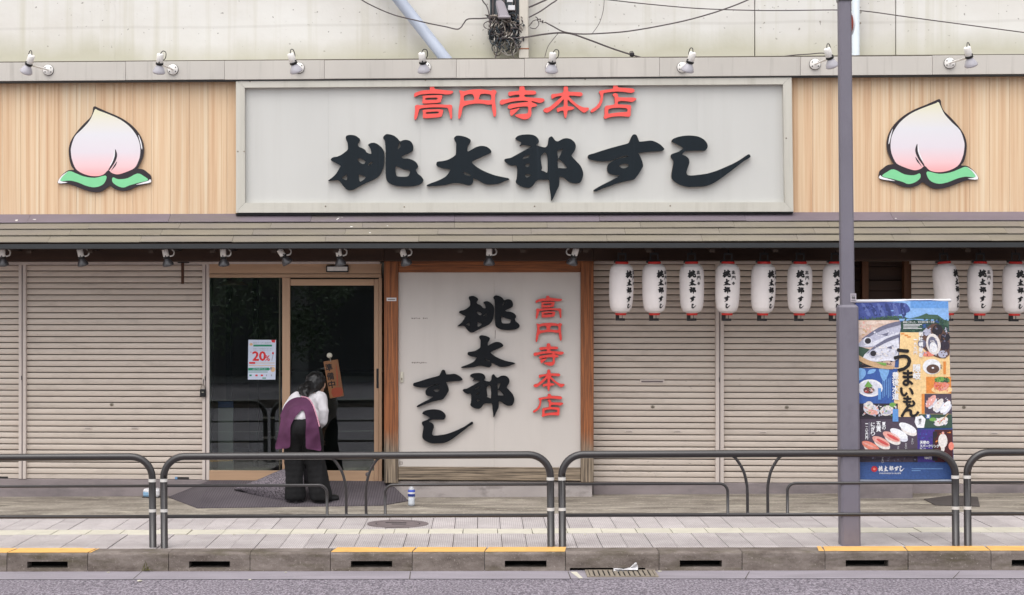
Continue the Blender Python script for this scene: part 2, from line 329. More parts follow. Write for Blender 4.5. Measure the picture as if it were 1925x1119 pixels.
def boxo(name, a, b, mat, parent=None, shear=0.0, bev=0.0):
    return obj(name, box(bmesh.new(), a, b, 0, shear, bev), mat, parent)
def frame_axes(d):
    d = d.normalized(); up = Vector((0, 0, 1)) if abs(d.z) < 0.9 else Vector((1, 0, 0))
    a = d.cross(up).normalized(); return a, a.cross(d).normalized()
def tube(bm, pts, r, seg=10, mi=0, caps=True):
    pts = [Vector(p) for p in pts]; rings = []; n = len(pts); a = None
    for i, p in enumerate(pts):
        d = (pts[min(i + 1, n - 1)] - pts[max(i - 1, 0)]).normalized()
        if a is None: a, b = frame_axes(d)
        else:
            a = (a - d * a.dot(d)); a = a.normalized() if a.length > 1e-6 else frame_axes(d)[0]; b = a.cross(d)
        rr = r[i] if isinstance(r, (list, tuple)) else r
        rings.append([bm.verts.new(p + (a * math.cos(t) + b * math.sin(t)) * rr) for t in [2 * math.pi * k / seg for k in range(seg)]])
    for i in range(n - 1):
        for k in range(seg):
            f = bm.faces.new((rings[i][k], rings[i][(k + 1) % seg], rings[i + 1][(k + 1) % seg], rings[i + 1][k])); f.material_index = mi; f.smooth = True
    if caps:
        for rg, s in ((rings[0], 1), (rings[-1], -1)):
            f = bm.faces.new(rg[::s]); f.material_index = mi
    return bm
def lathe(bm, prof, seg=24, mi=0, axis=None, org=(0, 0, 0), smooth=True):
    """prof: (radius, height); revolves about Z or about axis"""
    rings = []
    if axis is None: ex, ey, ez = Vector((1, 0, 0)), Vector((0, 1, 0)), Vector((0, 0, 1))
    else:
        ez = Vector(axis).normalized(); ex, ey = frame_axes(ez)
    o = Vector(org)
    for r, h in prof:
        if r < 1e-5: rings.append([bm.verts.new(o + ez * h)])
        else: rings.append([bm.verts.new(o + ez * h + (ex * math.cos(t) + ey * math.sin(t)) * r) for t in [2 * math.pi * k / seg for k in range(seg)]])
    for A, B in zip(rings, rings[1:]):
        for k in range(seg):
            q = (A[k % len(A)], A[(k + 1) % seg] if len(A) > 1 else None, B[(k + 1) % seg] if len(B) > 1 else None, B[k % len(B)])
            q = [v for v in q if v is not None]
            if len(q) >= 3:
                f = bm.faces.new(q); f.material_index = mi; f.smooth = smooth
    bmesh.ops.recalc_face_normals(bm, faces=bm.faces[:])
    return bm
def crom(pts, n=3):
    out = []; m = len(pts)
    for i in range(m):
        p0, p1, p2, p3 = pts[i - 1], pts[i], pts[(i + 1) % m], pts[(i + 2) % m]
        for k in range(n):
            t = k / n; out.append(tuple(0.5 * (2 * p1[j] + (p2[j] - p0[j]) * t + (2 * p0[j] - 5 * p1[j] + 4 * p2[j] - p3[j]) * t * t + (3 * p1[j] - p0[j] - 3 * p2[j] + p3[j]) * t ** 3) for j in (0, 1)))
    return out
def openspline(pts, n=6):
    pts = [Vector(p) for p in pts]; out = []; m = len(pts)
    for i in range(m - 1):
        p0, p1, p2, p3 = pts[max(i - 1, 0)], pts[i], pts[i + 1], pts[min(i + 2, m - 1)]
        for k in range(n):
            t = k / n; out.append(0.5 * (2 * p1 + (p2 - p0) * t + (2 * p0 - 5 * p1 + 4 * p2 - p3) * t * t + (3 * p1 - p0 - 3 * p2 + p3) * t ** 3))
    return out + [pts[-1]]
def chaikin(pts):
    out = []; m = len(pts)
    for i in range(m):
        a, b = pts[i], pts[(i + 1) % m]
        out += [tuple(a[j] * .82 + b[j] * .18 for j in (0, 1)), tuple(a[j] * .18 + b[j] * .82 for j in (0, 1))]
    return out
def prism(bm, loops, fn, back, mi=0, mside=1):
    """flat plate: loops of 2-D points (outline, holes); fn maps a point to the front face, back is the offset of its rear"""
    off = Vector(back); tris = tessellate_polygon([[Vector((x, y, 0)) for x, y in L] for L in loops])
    flatp = [p for L in loops for p in L]
    fr = [bm.verts.new(fn(*p)) for p in flatp]; bk = [bm.verts.new(v.co + off) for v in fr]
    new = []
    for t in tris:
        for vv in (fr, bk):
            try:
                f = bm.faces.new([vv[i] for i in t]); f.material_index = mi if vv is fr else mside; new.append(f)
            except ValueError: pass
    i0 = 0
    for L in loops:
        n = len(L)
        for i in range(n):
            a, b = i0 + i, i0 + (i + 1) % n
            f = bm.faces.new((fr[a], fr[b], bk[b], bk[a])); f.material_index = mside; new.append(f)
        i0 += n
    bmesh.ops.recalc_face_normals(bm, faces=new)
    return bm
_txt = {}
_tmp = bpy.data.scenes.new('bench')            # text and remesh are evaluated here, away from the big scene
def evalmesh(o):
    _tmp.collection.objects.link(o); vl = _tmp.view_layers[0]; vl.update()
    me = bpy.data.meshes.new_from_object(o.evaluated_get(vl.depsgraph)); _tmp.collection.objects.unlink(o); return me
def textmesh(s):
    if s in _txt: return _txt[s]
    c = bpy.data.curves.new('lettering', 'FONT'); c.body = s; c.size = 1; c.resolution_u = 3
    o = bpy.data.objects.new('lettering', c); me = evalmesh(o)
    vv = [(v.co.x, v.co.y) for v in me.vertices]; ff = [tuple(p.vertices) for p in me.polygons]
    bpy.data.objects.remove(o); bpy.data.curves.remove(c); bpy.data.meshes.remove(me)
    if vv:
        x0, x1 = min(v[0] for v in vv), max(v[0] for v in vv); y0, y1 = min(v[1] for v in vv), max(v[1] for v in vv)
    else: x0 = y0 = 0; x1 = y1 = 1
    _txt[s] = (vv, ff, (x0, y0, x1, y1)); return _txt[s]
class Print:
    """flat printed artwork made of coloured sheets on one surface; coordinates are mapped by fn(x, y, layer)"""
    def __init__(self, fn): self.bm = bmesh.new(); self.fn = fn; self.mats = []
    def mi(self, m):
        if m not in self.mats: self.mats.append(m)
        return self.mats.index(m)
    def poly(self, pts, m, layer=1, smooth=0):
        if smooth: pts = crom(pts, smooth)
        vs_ = [self.bm.verts.new(self.fn(x, y, layer)) for x, y in pts]
        for t in tessellate_polygon([[Vector((x, y, 0)) for x, y in pts]]):
            try: self.bm.faces.new([vs_[i] for i in t]).material_index = self.mi(m)
            except ValueError: pass
    def rect(self, x0, y0, x1, y1, m, layer=1): self.poly([(x0, y0), (x1, y0), (x1, y1), (x0, y1)], m, layer)
    def ell(self, cx, cy, a, b, m, layer=2, rot=0, n=18):
        c, s = math.cos(R(rot)), math.sin(R(rot))
        self.poly([(cx + a * math.cos(t) * c - b * math.sin(t) * s, cy + a * math.cos(t) * s + b * math.sin(t) * c) for t in [2 * math.pi * k / n for k in range(n)]], m, layer)
    def text(self, s, x0, y0, x1, y1, m, layer=4, bold=0.0, rot=0):
        """fits the string into the box (x0,y0 top-left; y grows downwards)"""
        vv, ff, (a, b, c, d) = textmesh(s); cx, cy = (x0 + x1) / 2, (y0 + y1) / 2; cr, sr = math.cos(R(rot)), math.sin(R(rot))
        offs = [(0, 0)] if not bold else [(0, 0), (bold, 0), (-bold, 0), (0, bold), (0, -bold)]
        for q, (ox, oy) in enumerate(offs):
            P = []
            for v in vv:
                x = x0 + (v[0] - a) / (c - a) * (x1 - x0) + ox - cx; y = y1 - (v[1] - b) / (d - b) * (y1 - y0) + oy - cy
                P.append(self.bm.verts.new(self.fn(cx + x * cr - y * sr, cy + x * sr + y * cr, layer + q * 0.12)))
            for f in ff:
                try: self.bm.faces.new([P[i] for i in f]).material_index = self.mi(m)
                except ValueError: pass
    def vtext(self, s, x, y0, size, m, layer=4, step=1.08, bold=0.0):
        for i, ch in enumerate(s):
            hh = size * (0.25 if ch in '一、' else 1.0)
            yy = y0 + i * size * step + (size - hh) / 2
            self.text(ch, x - size / 2, yy, x + size / 2, yy + hh, m, layer, bold)
    def glyph(self, loops, m, layer, f2):
        L = [[f2(*p) for p in l] for l in loops]
        vs_ = [self.bm.verts.new(self.fn(x, y, layer)) for l in L for x, y in l]
        for t in tessellate_polygon([[Vector((x, y, 0)) for x, y in l] for l in L]):
            try: self.bm.faces.new([vs_[i] for i in t]).material_index = self.mi(m)
            except ValueError: pass
    def done(self, name, parent): return obj(name, self.bm, self.mats, parent)

# ------------------------------------------------------------------ the brush characters (outlines traced off the sign, photo pixels)
def G_(o, s, *loops): return [[(o[0] + x / s, o[1] + y / s) for x, y in L] for L in loops]
TOU = [G_((600, 240), 7.995,
 [(400,140),(420,118),(480,110),(545,122),(600,160),(615,185),(605,215),(582,255),(600,290),(650,310),(690,335),(712,370),(745,388),(782,392),(778,350),(762,300),(735,262),(770,235),(825,228),(880,250),(935,295),(970,345),(980,400),(978,470),(975,560),(960,620),(930,690),(885,745),(820,785),(720,830),(600,890),(530,930),(480,945),(430,940),(390,910),(340,850),(300,800),(240,795),(135,803),(190,755),(240,710),(275,660),(300,615),(322,575),(270,545),(215,515),(180,495),(178,470),(215,445),(275,435),(330,410),(380,375),(425,335),(432,290),(425,225),(405,185)],
 [(585,475),(605,462),(650,478),(690,505),(690,530),(665,548),(630,535),(590,505)], [(735,570),(745,545),(780,520),(805,515),(795,545),(760,562)],
 [(345,760),(380,730),(415,712),(415,788),(375,778)], [(597,710),(640,720),(700,745),(665,785),(615,812),(600,770)]),
 G_((600, 240), 7.995,
 [(960,150),(1000,103),(1050,100),(1120,120),(1180,165),(1205,200),(1225,205),(1260,190),(1310,185),(1365,200),(1400,240),(1415,300),(1405,350),(1360,385),(1300,410),(1240,440),(1270,465),(1330,465),(1400,485),(1455,520),(1485,570),(1480,605),(1455,635),(1480,690),(1530,730),(1562,775),(1565,800),(1540,840),(1480,870),(1400,885),(1300,890),(1200,885),(1110,865),(1040,825),(1010,780),(1000,700),(998,600),(1000,450),(998,330),(990,230),(985,195)],
 [(1203,240),(1222,230),(1218,290),(1184,322),(1190,280)], [(1150,590),(1200,600),(1270,630),(1360,650),(1355,700),(1320,735),(1190,735),(1155,700)])]
TA = [G_((790, 240), 7.994,
 [(508,165),(520,140),(550,122),(600,122),(680,140),(740,170),(760,195),(745,235),(715,290),(710,350),(730,355),(780,325),(850,290),(920,275),(990,285),(1045,320),(1068,355),(1060,380),(1000,410),(900,455),(780,515),(810,560),(870,605),(960,655),(1100,710),(1200,735),(1343,771),(1250,815),(1180,845),(1080,858),(990,855),(920,825),(860,790),(795,765),(798,800),(785,840),(750,865),(700,865),(640,848),(570,838),(480,840),(380,865),(280,875),(190,880),(110,882),(97,865),(150,840),(270,795),(360,750),(410,705),(445,650),(440,630),(350,618),(280,595),(245,570),(242,540),(262,512),(330,503),(410,485),(480,450),(520,420),(535,390),(538,300),(540,240),(525,205)],
 [(655,668),(690,680),(740,705),(765,728),(720,722),(665,705)])]
ROU = [G_((940, 240), 7.718,
 [(222,165),(245,130),(300,108),(370,100),(440,100),(500,115),(545,150),(565,195),(555,225),(525,255),(560,265),(610,280),(660,285),(690,250),(700,190),(708,150),(740,128),(765,140),(795,180),(830,200),(870,185),(920,160),(980,155),(1040,175),(1085,220),(1100,270),(1085,330),(1045,390),(1045,420),(1100,480),(1160,545),(1195,610),(1208,680),(1190,750),(1160,800),(1100,812),(1040,805),(980,775),(930,735),(865,715),(862,780),(855,850),(820,920),(750,1065),(735,980),(720,880),(705,765),(640,762),(560,760),(520,785),(480,840),(430,875),(380,878),(310,860),(255,825),(228,790),(240,740),(248,660),(245,580),(225,550),(170,555),(110,530),(70,490),(63,465),(90,450),(150,440),(210,410),(310,355),(410,300),(450,272),(380,262),(320,255),(290,270),(283,262),(305,235),(300,210),(260,192)],
 [(330,455),(345,430),(385,405),(430,395),(420,425),(375,445)], [(365,555),(385,530),(430,525),(428,548),(395,572)], [(365,690),(395,675),(440,685),(450,695),(420,712),(385,725)],
 [(598,410),(620,385),(650,365),(680,395),(688,450),(690,550),(685,650),(640,635),(600,620),(610,590),(600,520),(592,460)],
 [(835,335),(870,325),(905,305),(895,350),(850,445),(838,420)], [(840,465),(880,480),(930,530),(962,575),(955,590),(860,588),(842,580)])]
SU = [G_((1095, 240), 7.994,
 [(735,140),(760,105),(800,105),(822,130),(850,200),(870,210),(950,203),(1030,195),(1100,215),(1170,255),(1215,300),(1230,322),(1210,345),(1150,358),(1050,365),(950,372),(850,385),(850,400),(880,460),(905,530),(910,580),(890,620),(850,690),(800,755),(760,785),(650,810),(540,835),(400,885),(300,920),(215,955),(170,960),(168,940),(220,905),(320,850),(450,785),(550,725),(500,718),(430,705),(385,680),(368,630),(375,575),(400,540),(430,520),(500,480),(570,462),(640,450),(690,430),(650,425),(580,440),(500,470),(420,500),(330,512),(230,508),(140,490),(90,470),(80,440),(95,410),(180,385),(300,345),(450,300),(600,260),(685,235),(710,195)],
 [(550,575),(590,555),(650,545),(690,560),(690,580),(650,605),(600,610)])]
SHI = [G_((1250, 240), 7.994,
 [(100,205),(120,172),(200,140),(300,122),(400,120),(500,135),(580,175),(630,230),(643,280),(625,325),(590,350),(500,350),(400,352),(310,358),(260,400),(310,425),(355,465),(368,520),(355,570),(335,630),(325,680),(345,712),(400,720),(500,710),(640,690),(800,640),(930,585),(1050,530),(1150,470),(1230,415),(1265,402),(1287,430),(1270,455),(1180,510),(1050,610),(930,700),(820,780),(700,850),(590,885),(450,893),(330,893),(220,860),(130,805),(100,750),(100,680),(120,570),(125,510),(105,475),(88,440),(95,405),(130,388),(200,365),(240,340),(270,310),(200,265),(110,222)])]
RO, RO2, RS = (765, 150), (985, 150), 8.75
KOU = [G_(RO, RS, [(372,120),(400,105),(440,112),(460,155),(560,165),(700,180),(760,185),(755,220),(710,240),(640,245),(560,232),(400,230),(260,240),(200,250),(120,290),(115,250),(125,220),(230,180),(330,170),(378,170)]),
 G_(RO, RS, [(245,262),(560,250),(585,262),(565,340),(550,380),(260,396),(250,370),(262,300)], [(300,300),(505,292),(500,330),(305,335)]),
 G_(RO, RS, [(130,430),(160,412),(230,420),(400,404),(560,407),(650,412),(720,410),(748,430),(742,500),(745,600),(740,640),(715,650),(700,560),(680,490),(665,462),(560,455),(400,455),(240,470),(205,485),(190,540),(170,620),(140,665),(120,650),(120,600),(135,500)]),
 G_(RO, RS, [(250,505),(300,490),(560,485),(600,500),(585,570),(565,615),(270,640),(258,600),(265,550)], [(310,535),(525,520),(520,555),(310,565)])]
EN = [G_(RO, RS, [(855,175),(900,180),(930,190),(1040,165),(1200,155),(1330,170),(1385,185),(1420,160),(1470,180),(1475,210),(1450,250),(1450,350),(1470,520),(1465,590),(1445,615),(1425,600),(1400,480),(1395,400),(1345,415),(1260,395),(1150,390),(1020,405),(930,435),(910,480),(900,560),(870,640),(850,650),(840,610),(850,500),(870,380),(880,280),(875,230)],
 [(935,265),(1000,240),(1080,235),(1110,300),(1100,335),(1000,345),(935,350)], [(1185,300),(1210,235),(1300,230),(1385,245),(1390,335),(1330,340),(1180,325)])]
JI = [G_(RO, RS, [(1845,120),(1880,95),(1930,105),(1942,178),(2050,178),(2115,185),(2130,215),(2110,245),(2020,246),(1930,246),(1935,285),(2060,295),(2180,300),(2245,308),(2268,335),(2250,360),(2195,385),(2130,372),(2055,350),(2052,370),(2100,385),(2142,410),(2130,440),(2052,452),(2045,480),(2050,560),(2035,610),(1995,645),(1925,656),(1860,636),(1800,610),(1770,578),(1850,565),(1925,560),(1980,555),(1995,520),(1995,440),(1925,440),(1780,455),(1690,485),(1662,470),(1655,435),(1700,402),(1800,390),(1925,370),(1988,366),(1988,350),(1925,345),(1800,350),(1690,370),(1620,390),(1560,415),(1530,400),(1525,360),(1555,325),(1620,325),(1720,300),(1850,290),(1850,245),(1770,250),(1700,268),(1668,260),(1665,215),(1690,195),(1780,190),(1850,182)]),
 G_(RO, RS, [(1690,500),(1790,480),(1865,460),(1800,530),(1720,600),(1700,580)])]
HON = [G_(RO2, RS, [(650,120),(690,105),(725,120),(728,200),(840,200),(940,205),(970,235),(955,265),(910,275),(830,262),(750,262),(735,270),(800,340),(880,410),(970,455),(1075,460),(1060,500),(990,550),(930,510),(850,440),(770,375),(718,320),(718,440),(780,440),(825,455),(825,480),(780,498),(718,505),(712,560),(690,635),(670,630),(655,560),(650,505),(590,515),(555,540),(535,500),(545,465),(600,455),(655,440),(655,310),(600,380),(520,450),(430,520),(380,545),(330,530),(315,495),(340,470),(420,450),(480,400),(560,330),(630,270),(560,270),(500,295),(460,320),(445,270),(455,235),(540,230),(650,210)])]
TEN = [G_(RO2, RS, [(1240,185),(1300,172),(1465,150),(1465,95),(1500,78),(1540,95),(1550,130),(1680,135),(1800,145),(1825,180),(1810,205),(1760,220),(1650,200),(1520,195),(1400,205),(1305,222),(1305,270),(1290,370),(1250,450),(1170,515),(1110,545),(1092,515),(1110,490),(1190,440),(1240,370),(1265,290),(1250,235),(1232,210)]),
 G_(RO2, RS, [(1452,245),(1490,218),(1530,225),(1550,260),(1550,290),(1680,292),(1800,292),(1855,310),(1840,335),(1775,372),(1700,355),(1600,348),(1545,360),(1540,405),(1640,408),(1750,415),(1765,440),(1755,520),(1755,590),(1735,612),(1660,605),(1560,600),(1440,612),(1375,630),(1330,648),(1310,620),(1325,570),(1325,480),(1335,430),(1420,420),(1495,405),(1490,320),(1490,290)],
 [(1385,490),(1440,468),(1560,460),(1700,470),(1705,530),(1580,535),(1450,550),(1385,565)])]
BLACK = [[[crom(L, 3) for L in pc] for pc in g] for g in (TOU, TA, ROU, SU, SHI)]
RED = [[[chaikin(L) for L in pc] for pc in g] for g in (KOU, EN, JI, HON, TEN)]
def bbox(g):
    P = [p for pc in g for L in pc for p in L]
    return min(p[0] for p in P), min(p[1] for p in P), max(p[0] for p in P), max(p[1] for p in P)
def fit(g, x0, y0, x1, y1):
    a, b, c, d = bbox(g); return lambda x, y: (x0 + (x - a) / (c - a) * (x1 - x0), y0 + (y - b) / (d - b) * (y1 - y0))

# =================================================================== GROUND
XL, XR = -9.0, 9.5                           # the stretch of street that is built
YK0, YK1 = -3.78, -3.55                      # kerb, front and back
ROADZ = -0.142
def sheet(name, x0, x1, y0, y1, dz, mat, kind='structure', thick=0.0):
    bm = bmesh.new(); n = 2
    vs_ = [bm.verts.new((x, y, zg(x) + dz)) for x, y in ((x0, y0), (x1, y0), (x1, y1), (x0, y1))]
    bm.faces.new(vs_); return tag(obj(name, bm, mat), kind=kind)
sheet('road', -90, 90, -90, -4.165, ROADZ - 0.004, 'worn asphalt')
gut = sheet('gutter', -40, 40, -4.17, YK0 + 0.05, ROADZ, 'gutter concrete')
for pa, pb in ((250, 266), (769, 771), (1072, 1067), (1400, 1408), (1790, 1803), (-60, -40)):
    a, b = gnd(pb, 1074.5, ROADZ + .001), gnd(pa, 1088, ROADZ + .001); bm_ = bmesh.new(); bm_.faces.new([bm_.verts.new(p_) for p_ in (a, b, b + Vector((.008, 0, 0)), a + Vector((.006, 0, 0)))]); obj('joint', bm_, 'joint sand', gut)
a, b = gnd(1072, 1075, ROADZ + .0015), gnd(1096, 1087, ROADZ + .0015); bm_ = bmesh.new(); bm_.faces.new([bm_.verts.new((x, y, zg(x) + ROADZ + .0015)) for x, y in ((a.x, a.y), (a.x + .05, b.y), (b.x, b.y), (b.x - .03, a.y))]); obj('cement_patch', bm_, 'cream tile', gut)
sheet('pavement_bed', XL, XR, YK1 - 0.02, -1.345, -0.022, 'joint sand')
sheet('footway', -40, 40, -1.36, 0.9, 0.0, 'old footway surface')
for sx, a, b in ((-1, -40, XL), (1, XR, 40)): sheet('pavement_beyond', a, b, YK1 - 0.3, -1.345, -0.006, 'gutter concrete')
ROT = (0, -math.atan(GS), 0)
paving = tag(thing('paving', None, None), kind='structure')
def tiles(name, xa, pitch, y0, y1, mat, gap, top):
    bm = box(bmesh.new(), (-pitch / 2 + gap / 2, y0 + gap / 2, -0.03), (pitch / 2 - gap / 2, y1 - gap / 2, 0), bev=0.0025)
    me = tomesh(bm, name, mat); k0 = math.ceil((XL - xa) / pitch); k = k0
    while xa + (k + 1) * pitch < XR:
        x = xa + (k + .5) * pitch
        link(name, me, paving, (x, 0, zg(x) + top + rnd.uniform(-.0012, .0012)), (rnd.uniform(-.001, .001), ROT[1] + rnd.uniform(-.003, .003), 0)); k += 1
tiles('paving_tile', gnd(897.7, 1017).x, 0.1919, YK1, -2.70, 'grooved paving tile', 0.005, 0.0)
tiles('edging_tile', gnd(806, 998).x, 0.2840, -2.70, -2.392, 'cream tile', 0.005, 0.001)
tiles('paving_tile', gnd(897.7, 985).x, 0.1919, -2.392, -1.35, 'grooved paving tile', 0.005, 0.0)
# kerb: one block after another, every second one with a drain slot
kerb = tag(thing('kerb', None, None), kind='structure')
JP = [-1054, -902, -750, -598, -445, -292, -140, 13, 165, 317, 470, 621, 775, 911, 1063, 1239, 1395, 1551, 1707, 1863, 2019, 2175, 2331, 2487, 2643]
SLOT = {-1: None}
def kblock(x0, x1, slot, painted, drain=False):
    g = 0.0022; bm = bmesh.new(); h = 0.145; r = 0.022; a, b = x0 + g, x1 - g
    prof = [(YK1, -h), (YK1, 0.0), (YK0 + r, 0.0)] + [(YK0 + r - r * math.sin(t), -r + r * math.cos(t)) for t in (R(22), R(45), R(68), R(90))]
    if not slot and not drain: prof += [(YK0 - 0.006, -h)]
    zs0, zs1 = (-0.116, -0.066)
    L = [bm.verts.new((a, y, z)) for y, z in prof]; Rr = [bm.verts.new((b, y, z)) for y, z in prof]
    for i in range(len(prof) - 1): bm.faces.new((L[i], L[i + 1], Rr[i + 1], Rr[i]))
    if slot or drain:
        # front face pierced by the slot
        yf = YK0; sx0, sx1 = slot if slot else (a + 0.03, b - 0.10)
        if drain: zs0, zs1 = -h, -h + 0.024
        xs = [a, sx0, sx1, b]; zs = [-h, zs0, zs1, -r] if slot else [-h, zs1, -r]
        V = {(i, j): bm.verts.new((xs[i], yf - (0.006 if j == 0 else 0.0), zs[j])) for i in range(4) for j in range(len(zs))}
        hole = (1, 1) if slot else (1, 0)
        for i in range(3):
            for j in range(len(zs) - 1):
                if (i, j) == hole: continue
                bm.faces.new((V[i, j], V[i + 1, j], V[i + 1, j + 1], V[i, j + 1]))
        q = [V[1, hole[1]], V[2, hole[1]], V[2, hole[1] + 1], V[1, hole[1] + 1]]
        bk = [bm.verts.new(v.co + Vector((0, 0.15, -0.0))) for v in q]
        for i in range(4): bm.faces.new((q[i], q[(i + 1) % 4], bk[(i + 1) % 4], bk[i]))
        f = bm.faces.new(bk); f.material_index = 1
    bm.faces.new(L[:7] if not (slot or drain) else L); bm.faces.new(Rr)
    bmesh.ops.recalc_face_normals(bm, faces=bm.faces[:])
    for v in bm.verts: v.co.z += zg(v.co.x)
    o = obj('kerb_block', bm, ['mossy kerb concrete', 'void black'], kerb)
    if painted:
        pa, pb = painted; pm = bmesh.new(); e = 0.003
        pr = [(YK1 + 0.03, e), (YK0 + r, e)] + [(YK0 + r - (r + e) * math.sin(t), -r + (r + e) * math.cos(t)) for t in (R(20),)]
        A = [pm.verts.new((pa + (0.0 if i else 0.03), y, z + zg(pa))) for i, (y, z) in enumerate(pr)]; B = [pm.verts.new((pb + (0.0 if i else 0.02), y, z + zg(pb))) for i, (y, z) in enumerate(pr)]
        for i in range(len(pr) - 1): pm.faces.new((A[i], B[i], B[i + 1], A[i + 1]))
        bmesh.ops.recalc_face_normals(pm, faces=pm.faces[:]); obj('yellow_paint', pm, 'yellow paint', o)
XJ = [gx(p, YK0) for p in JP]
YEL = [(-3000, 171), (622, 1063), (1540, 3000)]
for i in range(len(XJ) - 1):
    sl = None
    if JP[i] <= 911 and (i - 7) % 2 == 0 or JP[i] in (1239, 1551, 1863, 2175, 2487):
        s0 = XJ[i] + (XJ[i + 1] - XJ[i]) * (0.25); sl = (s0, s0 + 0.315)
    pt = None
    for a, b in YEL:
        lo, hi = max(XJ[i] + 0.003, gx(a, YK0)), min(XJ[i + 1] - 0.003, gx(b, YK0))
        if hi - lo > 0.01: pt = (lo, hi)
    kblock(XJ[i], XJ[i + 1], sl, pt, JP[i] == 1063)
for sx, a, b in ((-1, -40, XJ[0]), (1, XJ[-1], 40)):
    tag(boxo('kerb_beyond', (a, YK0, -0.145), (b, YK1, 0.0), 'mossy kerb concrete', None, GS), kind='structure')

# drain grate in the gutter, manhole cover in the tiles
def on_slope(x, y, dz): return (x, y, zg(x) + dz)
ga, gb = gnd(1112, 1074, ROADZ), gnd(1235, 1086, ROADZ)
t = thing('drain_grate', 'rusty barred drain grate in the gutter below the kerb', 'drain', on_slope((ga.x + gb.x) / 2, -3.97, ROADZ))
x0, x1, y0, y1 = gx(1106, -3.9), gx(1228, -3.9), -4.09, -3.80
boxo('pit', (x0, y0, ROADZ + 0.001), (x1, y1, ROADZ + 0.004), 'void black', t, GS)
for a, b in (((x0 - .02, y0 - .02), (x1 + .02, y0)), ((x0 - .02, y1), (x1 + .02, y1 + .012)), ((x0 - .02, y0), (x0, y1)), ((x1, y0), (x1 + .02, y1))):
    boxo('frame', (*a, ROADZ + .0015), (*b, ROADZ + .009), 'grate steel', t, GS)
bm = box(bmesh.new(), (-.013, y0, ROADZ + .005), (.013, y1, ROADZ + .010)); gm = tomesh(bm, 'bar', 'grate steel')
for k in range(13):
    x = x0 + (k + .5) * (x1 - x0) / 13; link('bar', gm, t, (x, 0, zg(x)))
mc = gnd(748, 985.5)
t = thing('manhole_cover', 'round iron manhole cover set in the pavement tiles', 'manhole', mc, ROT)
def disc(bm, r0, r1, z0, z1, seg=40):
    lathe(bm, [(r0, z0), (r0, z1), (r1, z1), (r1, z0)], seg, smooth=False) if r0 > 0 else lathe(bm, [(0, z1), (r1, z1), (r1, z0)], seg, smooth=False); return bm
def tloc(bm, p):
    for v in bm.verts: v.co += Vector(p)
    return bm
obj('ring', tloc(disc(bmesh.new(), 0.192, 0.262, 0.0, 0.006), mc), 'cast iron', t)
obj('joint', tloc(disc(bmesh.new(), 0.183, 0.192, 0.0, 0.0035), mc), 'mat edge', t)
obj('lid', tloc(disc(bmesh.new(), 0, 0.183, 0.0, 0.006), mc), 'cast iron', t)
for dx, dy, wd in ((-.02, .05, .09), (0.01, -.05, .06)): boxo('lifting_slot', (mc.x + dx - wd, mc.y + dy - .014, mc.z + .005), (mc.x + dx + wd, mc.y + dy + .014, mc.z + .0078), 'mat edge', t)

# =================================================================== BUILDING
XA, XB = gx(-420, -0.4), gx(2330, -0.4)
YF = -0.40                                    # timber cladding
# concrete railway wall above
YW = 0.02
wall = thing('concrete_wall', 'stained cream concrete wall rising behind the shop roofline', 'wall', (0, YW, 3.6))
cuts = [-16, gx(1419, YW), gx(1684, YW), 18]
for a, b in zip(cuts, cuts[1:]):
    boxo('wall_panel', (a + .004, YW, 2.6), (b - .004, YW + 0.5, 9.0), 'cream board-marked concrete', wall, bev=0.003)
boxo('backing', (-16, YW + .2, 2.5), (18, YW + .7, 9.05), 'interior wall', wall)
boxo('buttress', (gx(187, YW), YW - .0025, 4.0), (gx(216, YW), YW + .1, 8.9), 'cream board-marked concrete', wall)

shop = thing('shop_building', 'sushi restaurant shopfront with pale timber fascia and slate awning', 'building', (0, 0.2, 0))
zf0, zf1 = gz(402, YF), gz(138, YF)
pw = 0.1805
SGL, SGR = gx(444, -0.5), gx(1490, -0.5)
def planks(xa, xb, align):
    n0 = math.floor((xa - align) / pw); k = n0
    while align + k * pw < xb:
        a, b = max(xa, align + k * pw), min(xb, align + (k + 1) * pw); k += 1
        if b - a < 0.02: continue
        bm = box(bmesh.new(), (a - (a + b) / 2 + .0007, 0, zf0), (b - (a + b) / 2 - .0007, 0.03, zf1), bev=0.0012)
        obj('cladding_plank', bm, 'pale cladding wood', shop, loc=((a + b) / 2, YF + rnd.uniform(-.0008, .0008), 0))
planks(XA, SGL, gx(39, YF)); planks(SGR, XB, SGR + 0.02)
boxo('fascia_backing', (XA, YF + .031, zf0 - .02), (XB, YF + .2, zf1 + .15), 'interior wall', shop)
# metal coping over the fascia
zc0, zc1 = gz(146, -0.52), gz(111, -0.52)
cj = [XA] + [gx(p, -.52) for p in (-170, 236, 422, 610, 858, 986, 1240, 1505, 1753, 2050)] + [XB]
for a, b in zip(cj, cj[1:]):
    boxo('coping_panel', (a + .001, -0.52 + rnd.uniform(-.001, .001), zc0 + rnd.uniform(-.002, .002)), (b - .001, YW - 0.001, zc1 + rnd.uniform(-.003, .003)), 'flashing metal', shop, bev=0.003)
boxo('coping_drip', (XA, -0.505, zc0 - .014), (XB, YF - .03, zc0 - .004), 'dark gutter', shop)
